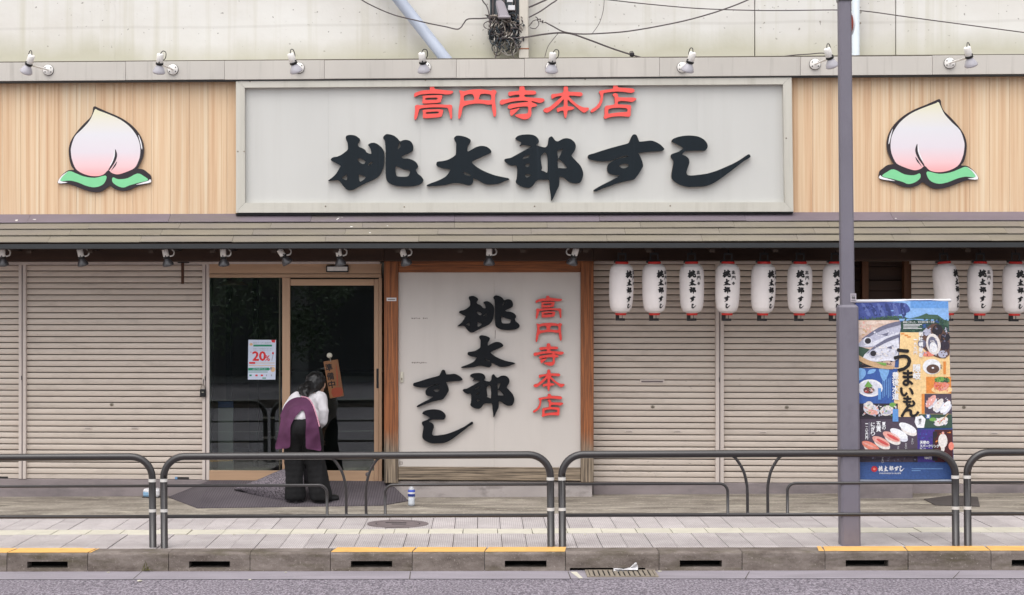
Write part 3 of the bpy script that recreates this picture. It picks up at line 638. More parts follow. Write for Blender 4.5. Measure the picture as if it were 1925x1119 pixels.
# slate awning: flashing course and three shingle courses, each row lapping over the next
YE = -0.92
aw = obj('awning', box(bmesh.new(), (XA, -0.40, 2.60), (XB, -0.36, 2.70)), 'soffit wood', shop)
edges = [(402, -0.41), (419.5, -0.57), (431.5, -0.69), (444, -0.805), (457, YE)]
pts = [(y, gz(p, y)) for p, y in edges]
for r_ in range(4):
    (ya, za), (yb, zb) = pts[r_], pts[r_ + 1]; lift = 0.020
    n = Vector((0, zb - za, ya - yb)).normalized()
    if n.z < 0: n = -n
    wd = 1.35 if r_ == 0 else 0.86; x = XA + rnd.uniform(0, wd) - wd
    while x < XB:
        a, b = max(XA, x), min(XB, x + wd); x += wd
        if b - a < .03: continue
        bm = bmesh.new(); g = .0012; th = .006; e = rnd.uniform(-.0025, .0025); e2 = rnd.uniform(-.0025, .0025)
        up, lo, lo2 = Vector((0, ya + .03, za + .03 * (za - zb) / (ya - yb) - .001)), Vector((0, yb, zb + lift + e)), Vector((0, yb, zb + lift + e2))
        V = []
        for xx, q in ((a + g, lo), (b - g, lo2)):
            for p in (up, q):
                for s in (0, -1): V.append(bm.verts.new((xx, p.y, p.z + s * th)))
        for f in ((0, 4, 6, 2), (1, 3, 7, 5), (2, 6, 7, 3), (0, 1, 5, 4), (0, 2, 3, 1), (4, 5, 7, 6)): bm.faces.new([V[i] for i in f])
        bmesh.ops.recalc_face_normals(bm, faces=bm.faces[:])
        obj('flashing' if r_ == 0 else 'shingle', bm, 'roof flashing' if r_ == 0 else 'roof slate', aw)
zE = pts[-1][1]
rq = random.Random(4)
for k in range(15):
    px = rq.choice([75, 180, 145, 640, 650, 665, 700, 735, 893, 870, 1510, 1680, 40, 1200, 1390]) + rq.uniform(-6, 6); i_ = 0 if k < 10 else rq.randrange(1, 4); f_ = rq.uniform(.25, .8)
    (ya, za), (yb, zb) = pts[i_], pts[i_ + 1]; lf = .020 * f_ + .0015; c_ = Vector((gx(px, ya), ya + (yb - ya) * f_, za + (zb - za) * f_ + lf)); tx_, ty_ = Vector((1, 0, 0)), Vector((0, yb - ya, zb + .02 - za)).normalized(); bm = bmesh.new(); r_ = rq.uniform(.006, .016)
    bm.faces.new([bm.verts.new(c_ + tx_ * r_ * math.cos(q) * rq.uniform(.6, 1.5) + ty_ * r_ * math.sin(q) * rq.uniform(.6, 1.6)) for q in [2 * math.pi * j / 7 for j in range(7)]]); bmesh.ops.recalc_face_normals(bm, faces=bm.faces[:]); obj('dropping', bm, 'white band', aw)
bm = bmesh.new()
prof = [(-0.42, pts[0][1] - .05), (YE + .01, zE - .002), (YE + .01, zE - .05), (YE + .05, zE - .05), (YE + .05, zE - .03), (-0.24, pts[0][1] - .14)]
L = [bm.verts.new((XA, y, z)) for y, z in prof]; Q = [bm.verts.new((XB, y, z)) for y, z in prof]
for i in range(len(prof)): bm.faces.new((L[i], L[(i + 1) % 6], Q[(i + 1) % 6], Q[i]))
bm.faces.new(L); bm.faces.new(Q[::-1]); bmesh.ops.recalc_face_normals(bm, faces=bm.faces[:])
obj('soffit', bm, 'soffit wood', aw)
boxo('eaves_gutter', (XA, YE - .012, zE - .046), (XB, YE + .008, zE - .003), 'dark gutter', aw)
for k in range(24):
    x = XA + (k + .5) * (XB - XA) / 24
    bm = bmesh.new(); V = [bm.verts.new((x + dx, y, z)) for dx in (-.022, .022) for y, z in ((YE + .06, zE - .03), (-.22, pts[0][1] - .14), (-.22, pts[0][1] - .22), (YE + .06, zE - .085))]
    for f in ((0, 1, 2, 3), (7, 6, 5, 4), (0, 4, 5, 1), (2, 6, 7, 3), (3, 7, 4, 0), (1, 5, 6, 2)): bm.faces.new([V[i] for i in f])
    obj('rafter', bm, 'soffit wood', aw)
# beam below the awning
YB = -0.22; zb0, zb1 = gz(490.5, YB), 2.62
for a, b, m in ((XA, gx(722, YB), 'dark beam wood'), (gx(722, YB), gx(1116, YB), 'dark beam wood'), (gx(1116, YB), XB, 'dark beam wood')):
    boxo('lintel_beam', (a + .001, YB, zb0), (b - .001, 0.20, zb1), m, shop, bev=.004)
boxo('upper_backing', (XA, 0.2, zb0), (XB, 0.5, 3.2), 'interior wall', shop)
# shutter head strip, cream and chipped
for pa, pb in ((-420, 393), (1117, 1600), (1713, 2330)):
    boxo('shutter_head', (gx(pa, .17), 0.17, gz(497, .17)), (gx(pb, .17), 0.26, zb0 + .002), 'shutter rail', shop)
boxo('door_head', (gx(393, .13), 0.13, gz(496, .13)), (gx(714, .13), 0.2, zb0 + .001), 'shutter rail', shop)
# concrete sill under the shutters
YS = 0.19
zs = gz(906, YS)
for pa, pb in ((-420, 395), (1115, 1613), (1713, 2330)):
    boxo('sill', (gx(pa, YS), YS, -.25), (gx(pb, YS), 0.6, zs), 'sill concrete', shop, bev=.006)
boxo('door_step', (gx(395, YS), YS - .03, -.2), (gx(735, YS), 0.6, gz(906, YS) - .012), 'sill concrete', shop)
# side fill so nothing is open behind
boxo('rear_wall', (XA, 4.4, -.2), (XB, 4.6, 3.2), 'interior wall', shop)
boxo('party_wall', (gx(-419, .6), 0.61, -.2), (gx(393, .3) - .02, 0.7, 2.6), 'interior wall', shop)
boxo('party_wall', (gx(737, .6), 0.61, -.2), (XB, 0.7, 2.6), 'interior wall', shop)

# -------- alcove to the right: dark timber post-and-board bay with a concrete footing block
t = thing('timber_bay', 'dark brown boarded timber bay between the shutters, half hidden by the banner', 'alcove', (gx(1655, .3), .3, 0))
xa, xb = gx(1600, .42), gx(1713, .42)
for k, (p0, p1) in enumerate(((489, 502), (502, 528), (528, 547), (547, 600), (600, 700), (700, 800), (800, 906))):
    boxo('board', (xa - .02, .42 - (.03 if k in (0, 2) else 0), gz(p1, .42) + .002), (xb, .5, gz(p0, .42) - .002), 'dark beam wood', t, bev=.003)
M('alcove post', K(98, 62, 38, 0.8), 0.6, 0.2, (30, 30, 2))
for p0, p1 in ((1621, 1633), (1700, 1713)): boxo('post', (gx(p0, .25), .25, zs - .1), (gx(p1, .25), .36, gz(489, .25)), 'alcove post', t, bev=.004)
boxo('shade_return', (gx(1596, .2), .2, zs - .1), (gx(1604, .2), .5, gz(489, .2)), 'dark beam wood', t)
bp = gnd(1665, 937)
boxo('footing', (gx(1612, bp.y), bp.y, -.1), (gx(1716, bp.y), .55, gz(906, bp.y)), 'sill concrete', t, bev=.008)

# -------- rolling shutters
PITCH = 0.0592
ztop = gz(492, .2)
def shutter(p0, p1, label, lock=None, handles=(), pull=None, sticker=None, rails=()):
    Y = 0.225; a, b = gx(p0, Y), gx(p1, Y); c = (a + b) / 2; hw = (b - a) / 2
    t = thing('rolling_shutter', label, 'shutter', (c, Y, zs), group='steel roller shutters')
    bm = bmesh.new(); h = PITCH
    prof = [(.020, -.001), (.020, .0058), (.0015, .0066), (-.003, .009), (-.0048, .020), (-.005, .034), (-.0042, .048), (-.002, .0555), (.002, .0578), (.020, .0584)]
    L = [bm.verts.new((-hw, y, z)) for y, z in prof]; Q = [bm.verts.new((hw, y, z)) for y, z in prof]
    for i in range(len(prof) - 1):
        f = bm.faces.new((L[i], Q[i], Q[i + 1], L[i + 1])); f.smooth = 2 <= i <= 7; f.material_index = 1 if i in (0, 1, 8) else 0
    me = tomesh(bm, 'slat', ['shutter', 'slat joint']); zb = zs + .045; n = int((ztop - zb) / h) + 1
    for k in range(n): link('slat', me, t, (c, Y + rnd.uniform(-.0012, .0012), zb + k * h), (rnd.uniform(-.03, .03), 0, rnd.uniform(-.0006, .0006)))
    boxo('bottom_bar', (a, Y - .008, zs + .003), (b, Y + .02, zs + .046), 'shutter', t, bev=.004)
    boxo('light_stop', (a, Y + .026, zs), (b, Y + .05, ztop), 'void black', t)  # added unseen black sheet behind the slats, stops light leaking through
    def P(px, py): return at(px, py, Y - .006)
    if lock:
        p = P(*lock); bm = bmesh.new(); lathe(bm, [(0, .008), (.012, .007), (.018, .003), (.02, 0)], 14, 0, (0, -1, 0), p)
        for v in bm.verts: v.co.z = p.z + (v.co.z - p.z) * .75
        k_ = obj('lock', bm, 'grate steel', t); boxo('keyhole', (p.x - .002, p.y - .0095, p.z - .006), (p.x + .002, p.y - .006, p.z + .006), 'void black', k_)
    for hp in handles:
        p = P(*hp); boxo('letter_flap', (p.x - .036, p.y - .005, p.z - .011), (p.x + .036, p.y + .004, p.z + .011), 'shutter rail', t, bev=.002)
        boxo('flap_slot', (p.x - .028, p.y - .0065, p.z - .003), (p.x + .028, p.y - .003, p.z + .002), 'grate steel', t)
    if pull:
        p = P(*pull); boxo('pull_plate', (p.x - .118, p.y - .004, p.z - .016), (p.x + .118, p.y + .004, p.z + .016), 'shutter rail', t, bev=.002)
        boxo('pull_recess', (p.x - .105, p.y - .006, p.z - .009), (p.x + .105, p.y - .003, p.z + .006), 'cast iron', t, bev=.001)
    for sp in sticker or ():
        p = at(sp[0], sp[1], Y - .01)
        boxo('sticker', (p.x - .07, p.y - .0006, p.z - .011), (p.x + .07, p.y, p.z + .011), 'dark metal paint', t); boxo('sticker_corner', (p.x - .07, p.y - .0012, p.z - .011), (p.x - .045, p.y - .0007, p.z + .011), 'sticker blue', t)
    for r0, r1 in rails:
        ra, rb = gx(r0, .19), gx(r1, .19); m_ = (ra + rb) / 2
        for q0, q1 in ((ra, m_ - .004), (m_ + .004, rb)): boxo('guide_rail', (q0 + .001, .182, zs + .001), (q1 - .001, .26, ztop + .01), 'shutter rail', t, bev=.003)
        boxo('rail_joint', (m_ - .006, .19, zs + .002), (m_ + .006, .25, ztop), 'cast iron', t)
        boxo('catch', (m_ - .009, .178, gz(717, .18)), (m_ - .003, .1825, gz(709, .18)), 'dark metal paint', t)
flat('sticker blue', (110, 160, 205))
shutter(-300, 36, 'leftmost grey roller shutter, cut off by the picture edge', sticker=[(2, 898)], rails=((35, 49),))
shutter(48, 381, 'wide grey roller shutter left of the glass entrance door', lock=(210, 761), handles=((165, 805), (253, 805)), sticker=[(342, 899)], rails=((380, 394),))
shutter(1116, 1346, 'grey roller shutter directly right of the framed wall sign', lock=(1227, 765), handles=((1182, 811), (1273, 811)), pull=(1226, 717), rails=((1345, 1361),))
shutter(1360, 1598, 'grey roller shutter beside the lamp post, below five lanterns', lock=(1479, 766), handles=((1434, 813), (1526, 813)))
shutter(1713, 2200, 'rightmost grey roller shutter, behind and right of the hanging banner', lock=(1812, 766), handles=((1869, 815),), sticker=[(1908, 907)])

flat('scuff dark', (112, 98, 88), .6)
pr = Print(lambda x, y, l: at(x, y, .2185 - .0003 * l)); rs = random.Random(21)
for cx, cy, sx, sy, n in ((1195, 893, 40, 10, 26), (1290, 882, 50, 12, 12), (1215, 868, 30, 6, 6), (1160, 884, 18, 10, 8), (60, 670, 14, 60, 10), (360, 700, 10, 70, 8), (1312, 720, 24, 10, 10), (1420, 716, 40, 8, 8)):
    for _ in range(n):
        x, y = cx + rs.uniform(-sx, sx), cy + rs.uniform(-sy, sy); a = rs.uniform(-.7, .5); l_ = rs.uniform(.8, 4); w_ = rs.uniform(.15, .5)
        pr.poly([(x, y), (x + l_ * math.cos(a), y + l_ * math.sin(a)), (x + l_ * math.cos(a), y + l_ * math.sin(a) + w_), (x, y + w_)], 'scuff dark', 1)
pr.done('scuff_marks', shop)
# -------- entrance door
YD = 0.16
door = thing('entrance_door', 'pale timber framed sliding glass entrance with dark interior', 'door', (gx(556, YD), YD, zs))
def dbox(name, p0, q0, p1, q1, y0=YD, y1=YD + .06, mat='door wood', parent=None, bev=.003):
    return boxo(name, (gx(p0, y0), y0, gz(q1, y0, (p0 + p1) / 2)), (gx(p1, y0), y1, gz(q0, y0, (p0 + p1) / 2)), mat, parent or door, bev=bev)
dbox('transom', 393.5, 496, 717, 515, mat='door wood flat')
dbox('transom_lip', 393.5, 515.5, 717, 522, y0=YD - .012, mat='door wood flat')
dbox('mullion', 530.5, 522.5, 545, 906)
dbox('jamb', 712, 522.5, 718, 906, y0=YD - .01)
dbox('bottom_rail', 393.5, 885, 530, 905.5, mat='door wood flat')
leaf = dbox('door_leaf', 545.5, 525, 703, 537, y0=YD + .012, y1=YD + .05, mat='door wood flat')
dbox('stile', 703.3, 525, 711.7, 905, y0=YD + .012, y1=YD + .05, parent=leaf)
dbox('leaf_rail', 545.5, 885, 703, 905, y0=YD + .012, y1=YD + .05, parent=leaf, mat='door wood flat')
dbox('glass_pane', 394, 521, 531, 886, y0=YD + .03, y1=YD + .036, mat='window glass', bev=0)
dbox('glass_pane', 545, 536, 704, 886, y0=YD + .031, y1=YD + .037, mat='window glass', parent=leaf, bev=0)
dbox('glass_edge', 524.5, 523, 527, 885, y0=YD + .02, y1=YD + .03, mat='glass seal', bev=0)
h = dbox('pull_handle', 707.5, 693, 714.5, 730, y0=YD + .001, y1=YD + .0115, mat='black plastic', parent=leaf)
p = at(691, 892, YD + .01); bm = bmesh.new(); lathe(bm, [(0, .006), (.012, .006), (.012, .002), (.02, .002), (.022, 0)], 16, 0, (0, -1, 0), p); obj('floor_lock', bm, 'cast iron', leaf)
dbox('door_sensor', 613, 499, 655, 512, y0=YD - .04, y1=YD - .001, mat='black plastic', bev=.005); dbox('sensor_window', 615, 501.5, 653, 509.5, y0=YD - .043, y1=YD - .039, mat='lamp white', bev=.001)
# room behind the glass
room = thing('dining_room', 'dim interior of the restaurant seen through the entrance glass', 'room', (gx(556, .6), 2, zs - .02))
xa, xb = gx(385, .25) - .6, gx(735, .25) + 1.2
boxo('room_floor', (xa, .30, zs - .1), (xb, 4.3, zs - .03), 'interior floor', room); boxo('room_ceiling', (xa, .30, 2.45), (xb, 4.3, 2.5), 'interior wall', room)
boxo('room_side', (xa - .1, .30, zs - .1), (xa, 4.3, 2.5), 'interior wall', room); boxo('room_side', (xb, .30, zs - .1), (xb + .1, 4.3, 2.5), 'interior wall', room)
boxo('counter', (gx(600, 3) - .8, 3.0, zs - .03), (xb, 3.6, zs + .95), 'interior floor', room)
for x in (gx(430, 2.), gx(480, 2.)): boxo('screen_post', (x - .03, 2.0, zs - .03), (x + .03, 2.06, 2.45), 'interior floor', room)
t = thing('menu_stand', 'pale upright panel stand just inside the left door glass', 'stand', (gx(423, .5), .5, zs - .03))
M('stand grey', K(170, 164, 160, 0.6), 0.6, 0.05); flat('stand blue', (70, 90, 140), .6)
boxo('panel', (gx(410, .5), .5, zs - .02), (gx(438, .5), .56, gz(769, .5)), 'stand grey', t); boxo('cap', (gx(410, .5), .499, gz(768.5, .5)), (gx(438, .5), .562, gz(757, .5)), 'stand blue', t)
boxo('foot', (gx(404, .5), .42, zs - .03), (gx(444, .5), .66, zs - .018), 'stand grey', t)
t = thing('warm_lamp', 'small amber ceiling lamp shade inside the left glass', 'lamp', at(440, 525, 1.2)); pL = at(440, 530, 1.2)
bm = bmesh.new(); lathe(bm, [(.02, .05), (.05, .03), (.16, -.03), (.155, -.035)], 20, 0, None, pL); obj('shade', bm, 'door wood', t)
bm = bmesh.new(); tube(bm, [pL + Vector((0, 0, .05)), Vector((pL.x, pL.y, 2.45))], .006); obj('cord', bm, 'black plastic', t)

# -------- framed wall sign with its timber posts
ws = thing('wall_sign', 'tall white framed wall sign with black and red raised characters beside the door', 'sign', (gx(920, 0), 0, 0))
plz = gz(905, 0.0)
boxo('plinth', (gx(736, 0), 0.0, -.15), (gx(1113.5, 0), 0.6, plz), 'plinth concrete', ws, bev=.006)
YP = -0.045
zt = zb0 + .001
for a, b in ((722, 748.5), (1092, 1116)): boxo('post', (gx(a, YP), YP, plz - .001 if a > 1000 else plz - .02), (gx(b, YP), .58, zt), 'weathered post timber', ws, bev=.005)
boxo('bottom_rail', (gx(748.8, YP), YP + .012, gz(904, YP)), (gx(1091.7, YP), .3, gz(879, YP)), 'weathered rail timber', ws, bev=.004)
boxo('top_rail', (gx(748.8, YP), YP + .012, gz(512, YP)), (gx(1091.7, YP), .3, zt), 'weathered rail timber', ws, bev=.004)
YV = 0.0
xm = gx(929, YV)
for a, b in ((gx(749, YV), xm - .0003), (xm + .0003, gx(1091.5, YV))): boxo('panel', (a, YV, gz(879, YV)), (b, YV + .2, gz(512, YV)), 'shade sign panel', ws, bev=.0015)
boxes = [(859.5, 555.5, 977, 625.5), (867, 630.5, 968.5, 692), (870, 701.5, 967, 785), (776.5, 695.5, 869.5, 765.5), (793, 770, 889.5, 834)]
YLt = YV - .045
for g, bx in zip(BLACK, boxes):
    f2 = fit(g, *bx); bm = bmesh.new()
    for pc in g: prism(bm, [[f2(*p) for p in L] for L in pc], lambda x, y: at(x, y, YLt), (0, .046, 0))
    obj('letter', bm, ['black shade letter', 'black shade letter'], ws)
boxes = [(1007, 556, 1056.5, 599.5), (1007, 607, 1056.5, 643.5), (1003, 645.5, 1060, 688), (1003, 695, 1061.5, 735.5), (1002, 740.5, 1059, 784)]
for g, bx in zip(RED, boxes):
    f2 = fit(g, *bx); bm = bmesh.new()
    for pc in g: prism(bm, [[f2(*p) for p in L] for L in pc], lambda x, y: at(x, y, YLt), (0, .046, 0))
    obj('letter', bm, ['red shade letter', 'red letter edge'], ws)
p = at(755.5, 709, YV); sw = boxo('switch_box', (p.x - .014, YV - .02, p.z - .05), (p.x + .014, YV + .001, p.z + .05), 'cream tile', ws, bev=.003); boxo('switch', (p.x - .006, YV - .024, p.z - .03), (p.x + .006, YV - .019, p.z - .008), 'grate steel', sw)
pr = Print(lambda x, y, l: at(x, y, YV - .0005 * l)); flat('scuff', (150, 138, 130), .6)
for x0, y0, x1, y1 in ((773, 597, 790, 600.5), (795, 597, 803, 600.5), (774, 680.5, 803, 684)):
    x = x0
    while x < x1:
        q = rnd.uniform(.8, 2.4); pr.poly([(x, y0 + rnd.uniform(0, 1)), (x + q, y0 + rnd.uniform(0, 1.4)), (x + q, y1 - rnd.uniform(0, 1.4)), (x, y1 - rnd.uniform(0, 2))], 'scuff', 1); x += q + rnd.uniform(.3, 1.2)
pr.rect(750.5, 868, 757, 873.5, 'scuff', 1); pr.rect(751.5, 869, 753.2, 872.5, 'shade sign panel', 2); pr.rect(754.2, 869, 756, 872.5, 'shade sign panel', 2)
pr.poly([(930.5, 620), (931.8, 622), (931.2, 637), (930.3, 637)], 'scuff', 1)
pr.done('scratches', ws)
p = at(736, 563, YP); pl = boxo('number_plate', (p.x - .047, YP - .004, p.z - .016), (p.x + .047, YP + .001, p.z + .016), 'white plastic', ws)
pr = Print(lambda x, y, l: at(x, y, YP - .0045 - .0004 * l)); pr.rect(729, 562.3, 743, 564, 'scuff', 1); pr.done('plate_print', pl)

# =================================================================== FASCIA SIGN
fs = thing('fascia_sign', 'long white framed fascia sign with red and black raised Japanese characters', 'sign', (gx(966, -.45), -.45, gz(400, -.45)))
YQ, YFR = -0.445, -0.50
cl = lambda x: at(x, 0, YFR)
def q4(name, p, y0, y1, mat, parent):
    """frame member from four photo corners on the plane y0"""
    bm = bmesh.new(); prism(bm, [p], lambda x, y: at(x, y, y0), (0, y1 - y0, 0), 0, 0); return obj(name, bm, mat, parent)
TL, TR, BR, BL = (443.5, 148.5), (1488, 141.5), (1491.5, 398), (443.5, 400)
tl, tr, br, bl = (460, 165), (1472, 158.5), (1475.5, 380.5), (460.5, 381.5)
e = 0.25
for ps in ([TL, TR, (tr[0] - e, tr[1]), (tl[0] + e, tl[1])], [(TR[0], TR[1] + e), (BR[0], BR[1] - e), (br[0], br[1] - e), (tr[0], tr[1] + e)], [BR, BL, (bl[0] + e, bl[1]), (br[0] - e, br[1])], [(BL[0], BL[1] - e), (TL[0], TL[1] + e), (tl[0], tl[1] + e), (bl[0], bl[1] - e)]):
    q4('frame_member', ps, YFR, -.30, 'sign frame aluminium', fs)
for a, b in ((459, 617.45), (617.55, 790.45), (790.55, 965.45), (965.55, 1310.45), (1310.55, 1478)):
    q4('panel', [(a, 155), (b, 155), (b, 390), (a, 390)], YQ, -.33, 'sign panel', fs)
boxo('shadow_gap', (SGL - .01, YFR + .03, gz(402.5, YFR)), (SGR + .01, -.36, gz(399.5, YFR)), 'dark gutter', fs)
YLf = -.494
for g in BLACK:
    bm = bmesh.new()
    for pc in g: prism(bm, pc, lambda x, y: at(x, y, YLf), (0, .044, 0))
    obj('letter', bm, ['black letter', 'letter edge'], fs)
for g in RED:
    bm = bmesh.new()
    for pc in g: prism(bm, pc, lambda x, y: at(x, y, YLf), (0, .044, 0))
    obj('letter', bm, ['red letter', 'red letter edge'], fs)
for px, py in ((447, 285), (459, 285), (612, 388), (760, 389), (1005, 388), (1260, 387), (470, 153), (1478, 260), (1100, 149), (800, 151)):
    p = at(px, py, YFR); bm = bmesh.new(); lathe(bm, [(0, .004), (.006, .003), (.008, 0)], 8, 0, (0, -1, 0), p); obj('rivet', bm, 'grate steel', fs)

# peach emblems
flat('emblem outline', (44, 36, 42), .8, .45); flat('leaf green', (136, 220, 160), .8, .45); flat('emblem white', (244, 242, 244), .86, .45); M('emblem edge', K(150, 130, 112, .6), .5, .05)
PO = [(500,135),(520,118),(560,135),(650,175),(780,230),(880,290),(960,360),(1020,440),(1055,530),(1063,620),(1045,700),(1000,790),(985,806),(1050,815),(1100,850),(1140,890),(1135,965),(1060,985),(980,1010),(900,1045),(820,1055),(740,1035),(690,1000),(650,1025),(580,1065),(480,1065),(380,1035),(280,995),(200,975),(110,970),(125,920),(170,865),(230,825),(290,820),(260,780),(235,680),(232,580),(260,490),(320,400),(400,310),(470,240),(495,180)]
PF = [(525,150),(560,165),(680,210),(800,265),(890,330),(950,395),(1000,480),(1022,570),(1020,660),(1000,730),(960,800),(880,840),(790,870),(740,868),(700,850),(688,838),(660,830),(620,870),(560,890),(470,888),(380,860),(310,810),(270,720),(255,630),(260,560),(300,450),(380,370),(460,280),(500,200)]
PL = [(140,945),(170,880),(235,835),(310,860),(400,895),(520,910),(640,885),(640,940),(600,990),(520,1015),(430,1000),(330,960),(240,940)]
PRr = [(720,905),(780,925),(880,915),(990,862),(1060,890),(1110,935),(1000,965),(900,995),(840,1018),(770,1000),(715,955)]
PC = [(745,592),(765,640),(762,690),(735,750),(700,800),(668,842),(672,815),(712,745),(740,670)]
PC2 = [(765,730),(750,775),(715,815),(700,830),(735,770)]
PW = [[(735,600),(740,665),(712,742),(690,775),(688,765),(722,690)], [(112,968),(150,890),(228,838),(172,884),(138,944),(220,960)], [(975,986),(1060,958),(1112,942),(1132,925),(1134,962)], [(1000,430),(1030,500),(1045,580),(1038,590),(1020,510)]]
def peach(label, f2, nm):
    def fn(Y): return lambda x, y: at(*f2(x, y), Y)
    c = f2(620, 600); t = thing('peach_emblem', label, 'emblem', at(*c, YF), group='peach emblems on the fascia')
    y0 = YF - .030
    bm = bmesh.new(); prism(bm, [crom(PO, 3)], fn(y0), (0, .029, 0)); obj('outline', bm, ['emblem outline', 'emblem edge'], t)
    peach_mat(at(*f2(600, 890), y0).z, at(*f2(600, 150), y0).z, nm)
    def lay(name, pts, m, k):
        bm = bmesh.new(); prism(bm, [crom(pts, 3)], fn(y0 - .0012 * k), (0, .0011, 0), 0, 0); obj(name, bm, m, t)
    lay('fruit', PF, nm, 1); lay('leaf', PL, 'leaf green', 1); lay('leaf', PRr, 'leaf green', 1)
    lay('crease', PC, 'emblem outline', 2); lay('crease', PC2, 'emblem outline', 2)
    for w_ in PW: lay('highlight', w_, 'emblem white', 2)
peach('white and pink peach emblem with tip leaning left, left of the long sign', lambda x, y: (90 + x / 5.89, 180 + y / 5.89), 'peach print left')
sc_ = (354.5 - 186.5) / (1065 - 118)
peach('white and pink peach emblem with tip leaning right, behind the lamp post side', lambda x, y: (1839.5 - (x - 108) * (1839.5 - 1653) / (1141 - 108), 186.5 + (y - 118) * sc_), 'peach print right')

# =================================================================== PAPER LANTERNS
HB = 0.462; RB = 0.1145
ctrl = [(0.052, 0), (0.078, -.010), (.099, -.032), (.110, -.065), (.1145, -.105), (.1145, -.20), (.1125, -.30), (.108, -.365), (.100, -.41), (.086, -.44), (.064, -.456), (.05, -.462)]
def rad(z):
    for (r0, z0), (r1, z1) in zip(ctrl, ctrl[1:]):
        if z1 <= z <= z0: return r0 + (r1 - r0) * (z0 - z) / (z0 - z1)
    return 0.05
bm = bmesh.new(); prof = [(rad(-HB * i / 132) - .0014 * abs(math.sin(math.pi * i / 3)) * 1.0, -HB * i / 132) for i in range(133)]
lathe(bm, prof, 40); ME_BODY = tomesh(bm, 'paper_body', 'lantern paper', True)
def ringmesh(name, r0, r1, z0, z1, m):
    bm = bmesh.new(); lathe(bm, [(r0 * .9, z1), (r1, z1), (r1 + .002, (z0 + z1) / 2), (r1, z0), (r0 * .9, z0)], 28); return tomesh(bm, name, m, False)
ME_TOP = ringmesh('top_ring', .05, .060, -.006, .018, 'lantern red'); ME_BOT = ringmesh('bottom_ring', .03, .050, -.482, -.460, 'lantern red')
bm = bmesh.new(); box(bm, (-.075, -.012, .006), (.055, .03, .030), bev=.004); box(bm, (-.04, -.006, .030), (-.028, .006, .085)); box(bm, (.028, -.006, .030), (.04, .006, .085)); box(bm, (-.04, -.008, .080), (.04, .008, .100))
ME_CAP = tomesh(bm, 'hanger', 'black plastic')
bm = bmesh.new(); box(bm, (-.047, -.012, -.535), (-.014, .022, -.476), bev=.003); box(bm, (-.014, -.010, -.535), (.040, .012, -.512), bev=.003); box(bm, (.012, -.003, -.512), (.017, .003, -.480))
ME_HOOK = tomesh(bm, 'lower_bracket', 'black plastic')
# lettering wrapped round the paper: columns measured off the third lantern
bm = bmesh.new(); cols = [(0, (1175, 342, 1275, 442)), (1, (1190, 455, 1275, 537)), (2, (1190, 555, 1272, 642)), (3, (1200, 665, 1265, 745)), (4, (1218, 765, 1275, 822))]
small = [(0, (1285, 350, 1330, 398)), (1, (1285, 418, 1335, 470)), (2, (1288, 490, 1330, 532))]
def wrapfn(x, y):
    z = -(y - 262) / 625.0 * HB; return (x - 1247) / 152.0 * RB, z
for src, lst in ((BLACK, cols), (RED, small)):
    for gi, bx in lst:
        g = src[gi]; f2 = fit(g, *bx)
        for pc in g:
            for ox, oy, lay_ in (((0, 0, 0), (3, 0, 1), (-3, 0, 2), (0, 2.4, 3)) if src is BLACK else ((0, 0, 0), (1.6, 0, 1), (-1.6, 0, 2))):
              L = [[wrapfn(q_[0] + ox, q_[1] + oy) for q_ in [f2(*p) for p in l]] for l in pc]
              vs_ = [bm.verts.new((x, z, lay_)) for l in L for x, z in l]
              for tr_ in tessellate_polygon([[Vector((x, z, 0)) for x, z in l] for l in L]):
                try: bm.faces.new([vs_[i] for i in tr_])
                except ValueError: pass
for _ in range(4):
    es = [e_ for e_ in bm.edges if e_.calc_length() > .009]
    if es: bmesh.ops.subdivide_edges(bm, edges=es, cuts=1); bmesh.ops.triangulate(bm, faces=bm.faces[:])
for v in bm.verts:
    x, z = v.co.x, v.co.y; r = rad(z) + .0016 + .0004 * v.co.z; a = x / RB * 1.02; v.co = Vector((r * math.sin(a), -r * math.cos(a), z))
bmesh.ops.recalc_face_normals(bm, faces=bm.faces[:])
ME_INK = tomesh(bm, 'lettering', 'lantern ink')
LANT = [(1169, 42, 'lantern hanging leftmost of the row, its lettering turned to the right edge', 0), (1230, 33, 'second lantern from the framed sign, lettering partly turned to the right', 0), (1300, 3, 'third lantern from the framed sign, both columns of lettering facing front', 0),
        (1368.5, -4, 'fourth lantern from the framed sign, hanging before the shutter guide rail', 0), (1436, 38, 'fifth lantern from the framed sign, lettering turned right, blank front', 0), (1504, 1, 'sixth lantern from the framed sign, lettering facing front, two left of the post', 0),
        (1570, 8, 'lantern partly hidden behind the lamp post', 0), (1775, 52, 'crooked lantern tilted above the top right corner of the banner', -4.5), (1842.5, 4, 'upright lantern between the crooked one and the picture edge', 0), (1909, 16, 'rightmost lantern, cut off by the picture edge', 0)]
YLn = -0.50
for px, deg, lb, tilt in LANT:
    top = at(px, 495.5, YLn); t = thing('paper_lantern', 'white paper ' + lb, 'lantern', top, (R(rnd.uniform(-2.5, 2.5)), R(tilt + rnd.uniform(-1.6, 1.6)), 0), 'paper lanterns under the awning')
    def kid(n, me, rz=0, par=t):
        o = bpy.data.objects.new(n, me); COL.objects.link(o); o.parent = par; o.rotation_euler = (0, 0, rz); return o
    b_ = kid('paper_body', ME_BODY, rnd.uniform(0, 6)); 
    kid('lettering', ME_INK, R(deg)); kid('top_ring', ME_TOP); kid('bottom_ring', ME_BOT); kid('hanger', ME_CAP, R(rnd.uniform(-8, 8))); kid('lower_bracket', ME_HOOK, R(rnd.uniform(-10, 10)))
    bm = bmesh.new(); tube(bm, [(0, 0, .098), (0, 0, .16)], .004, 6); o = obj('hook_wire', bm, 'black plastic'); o.parent = t
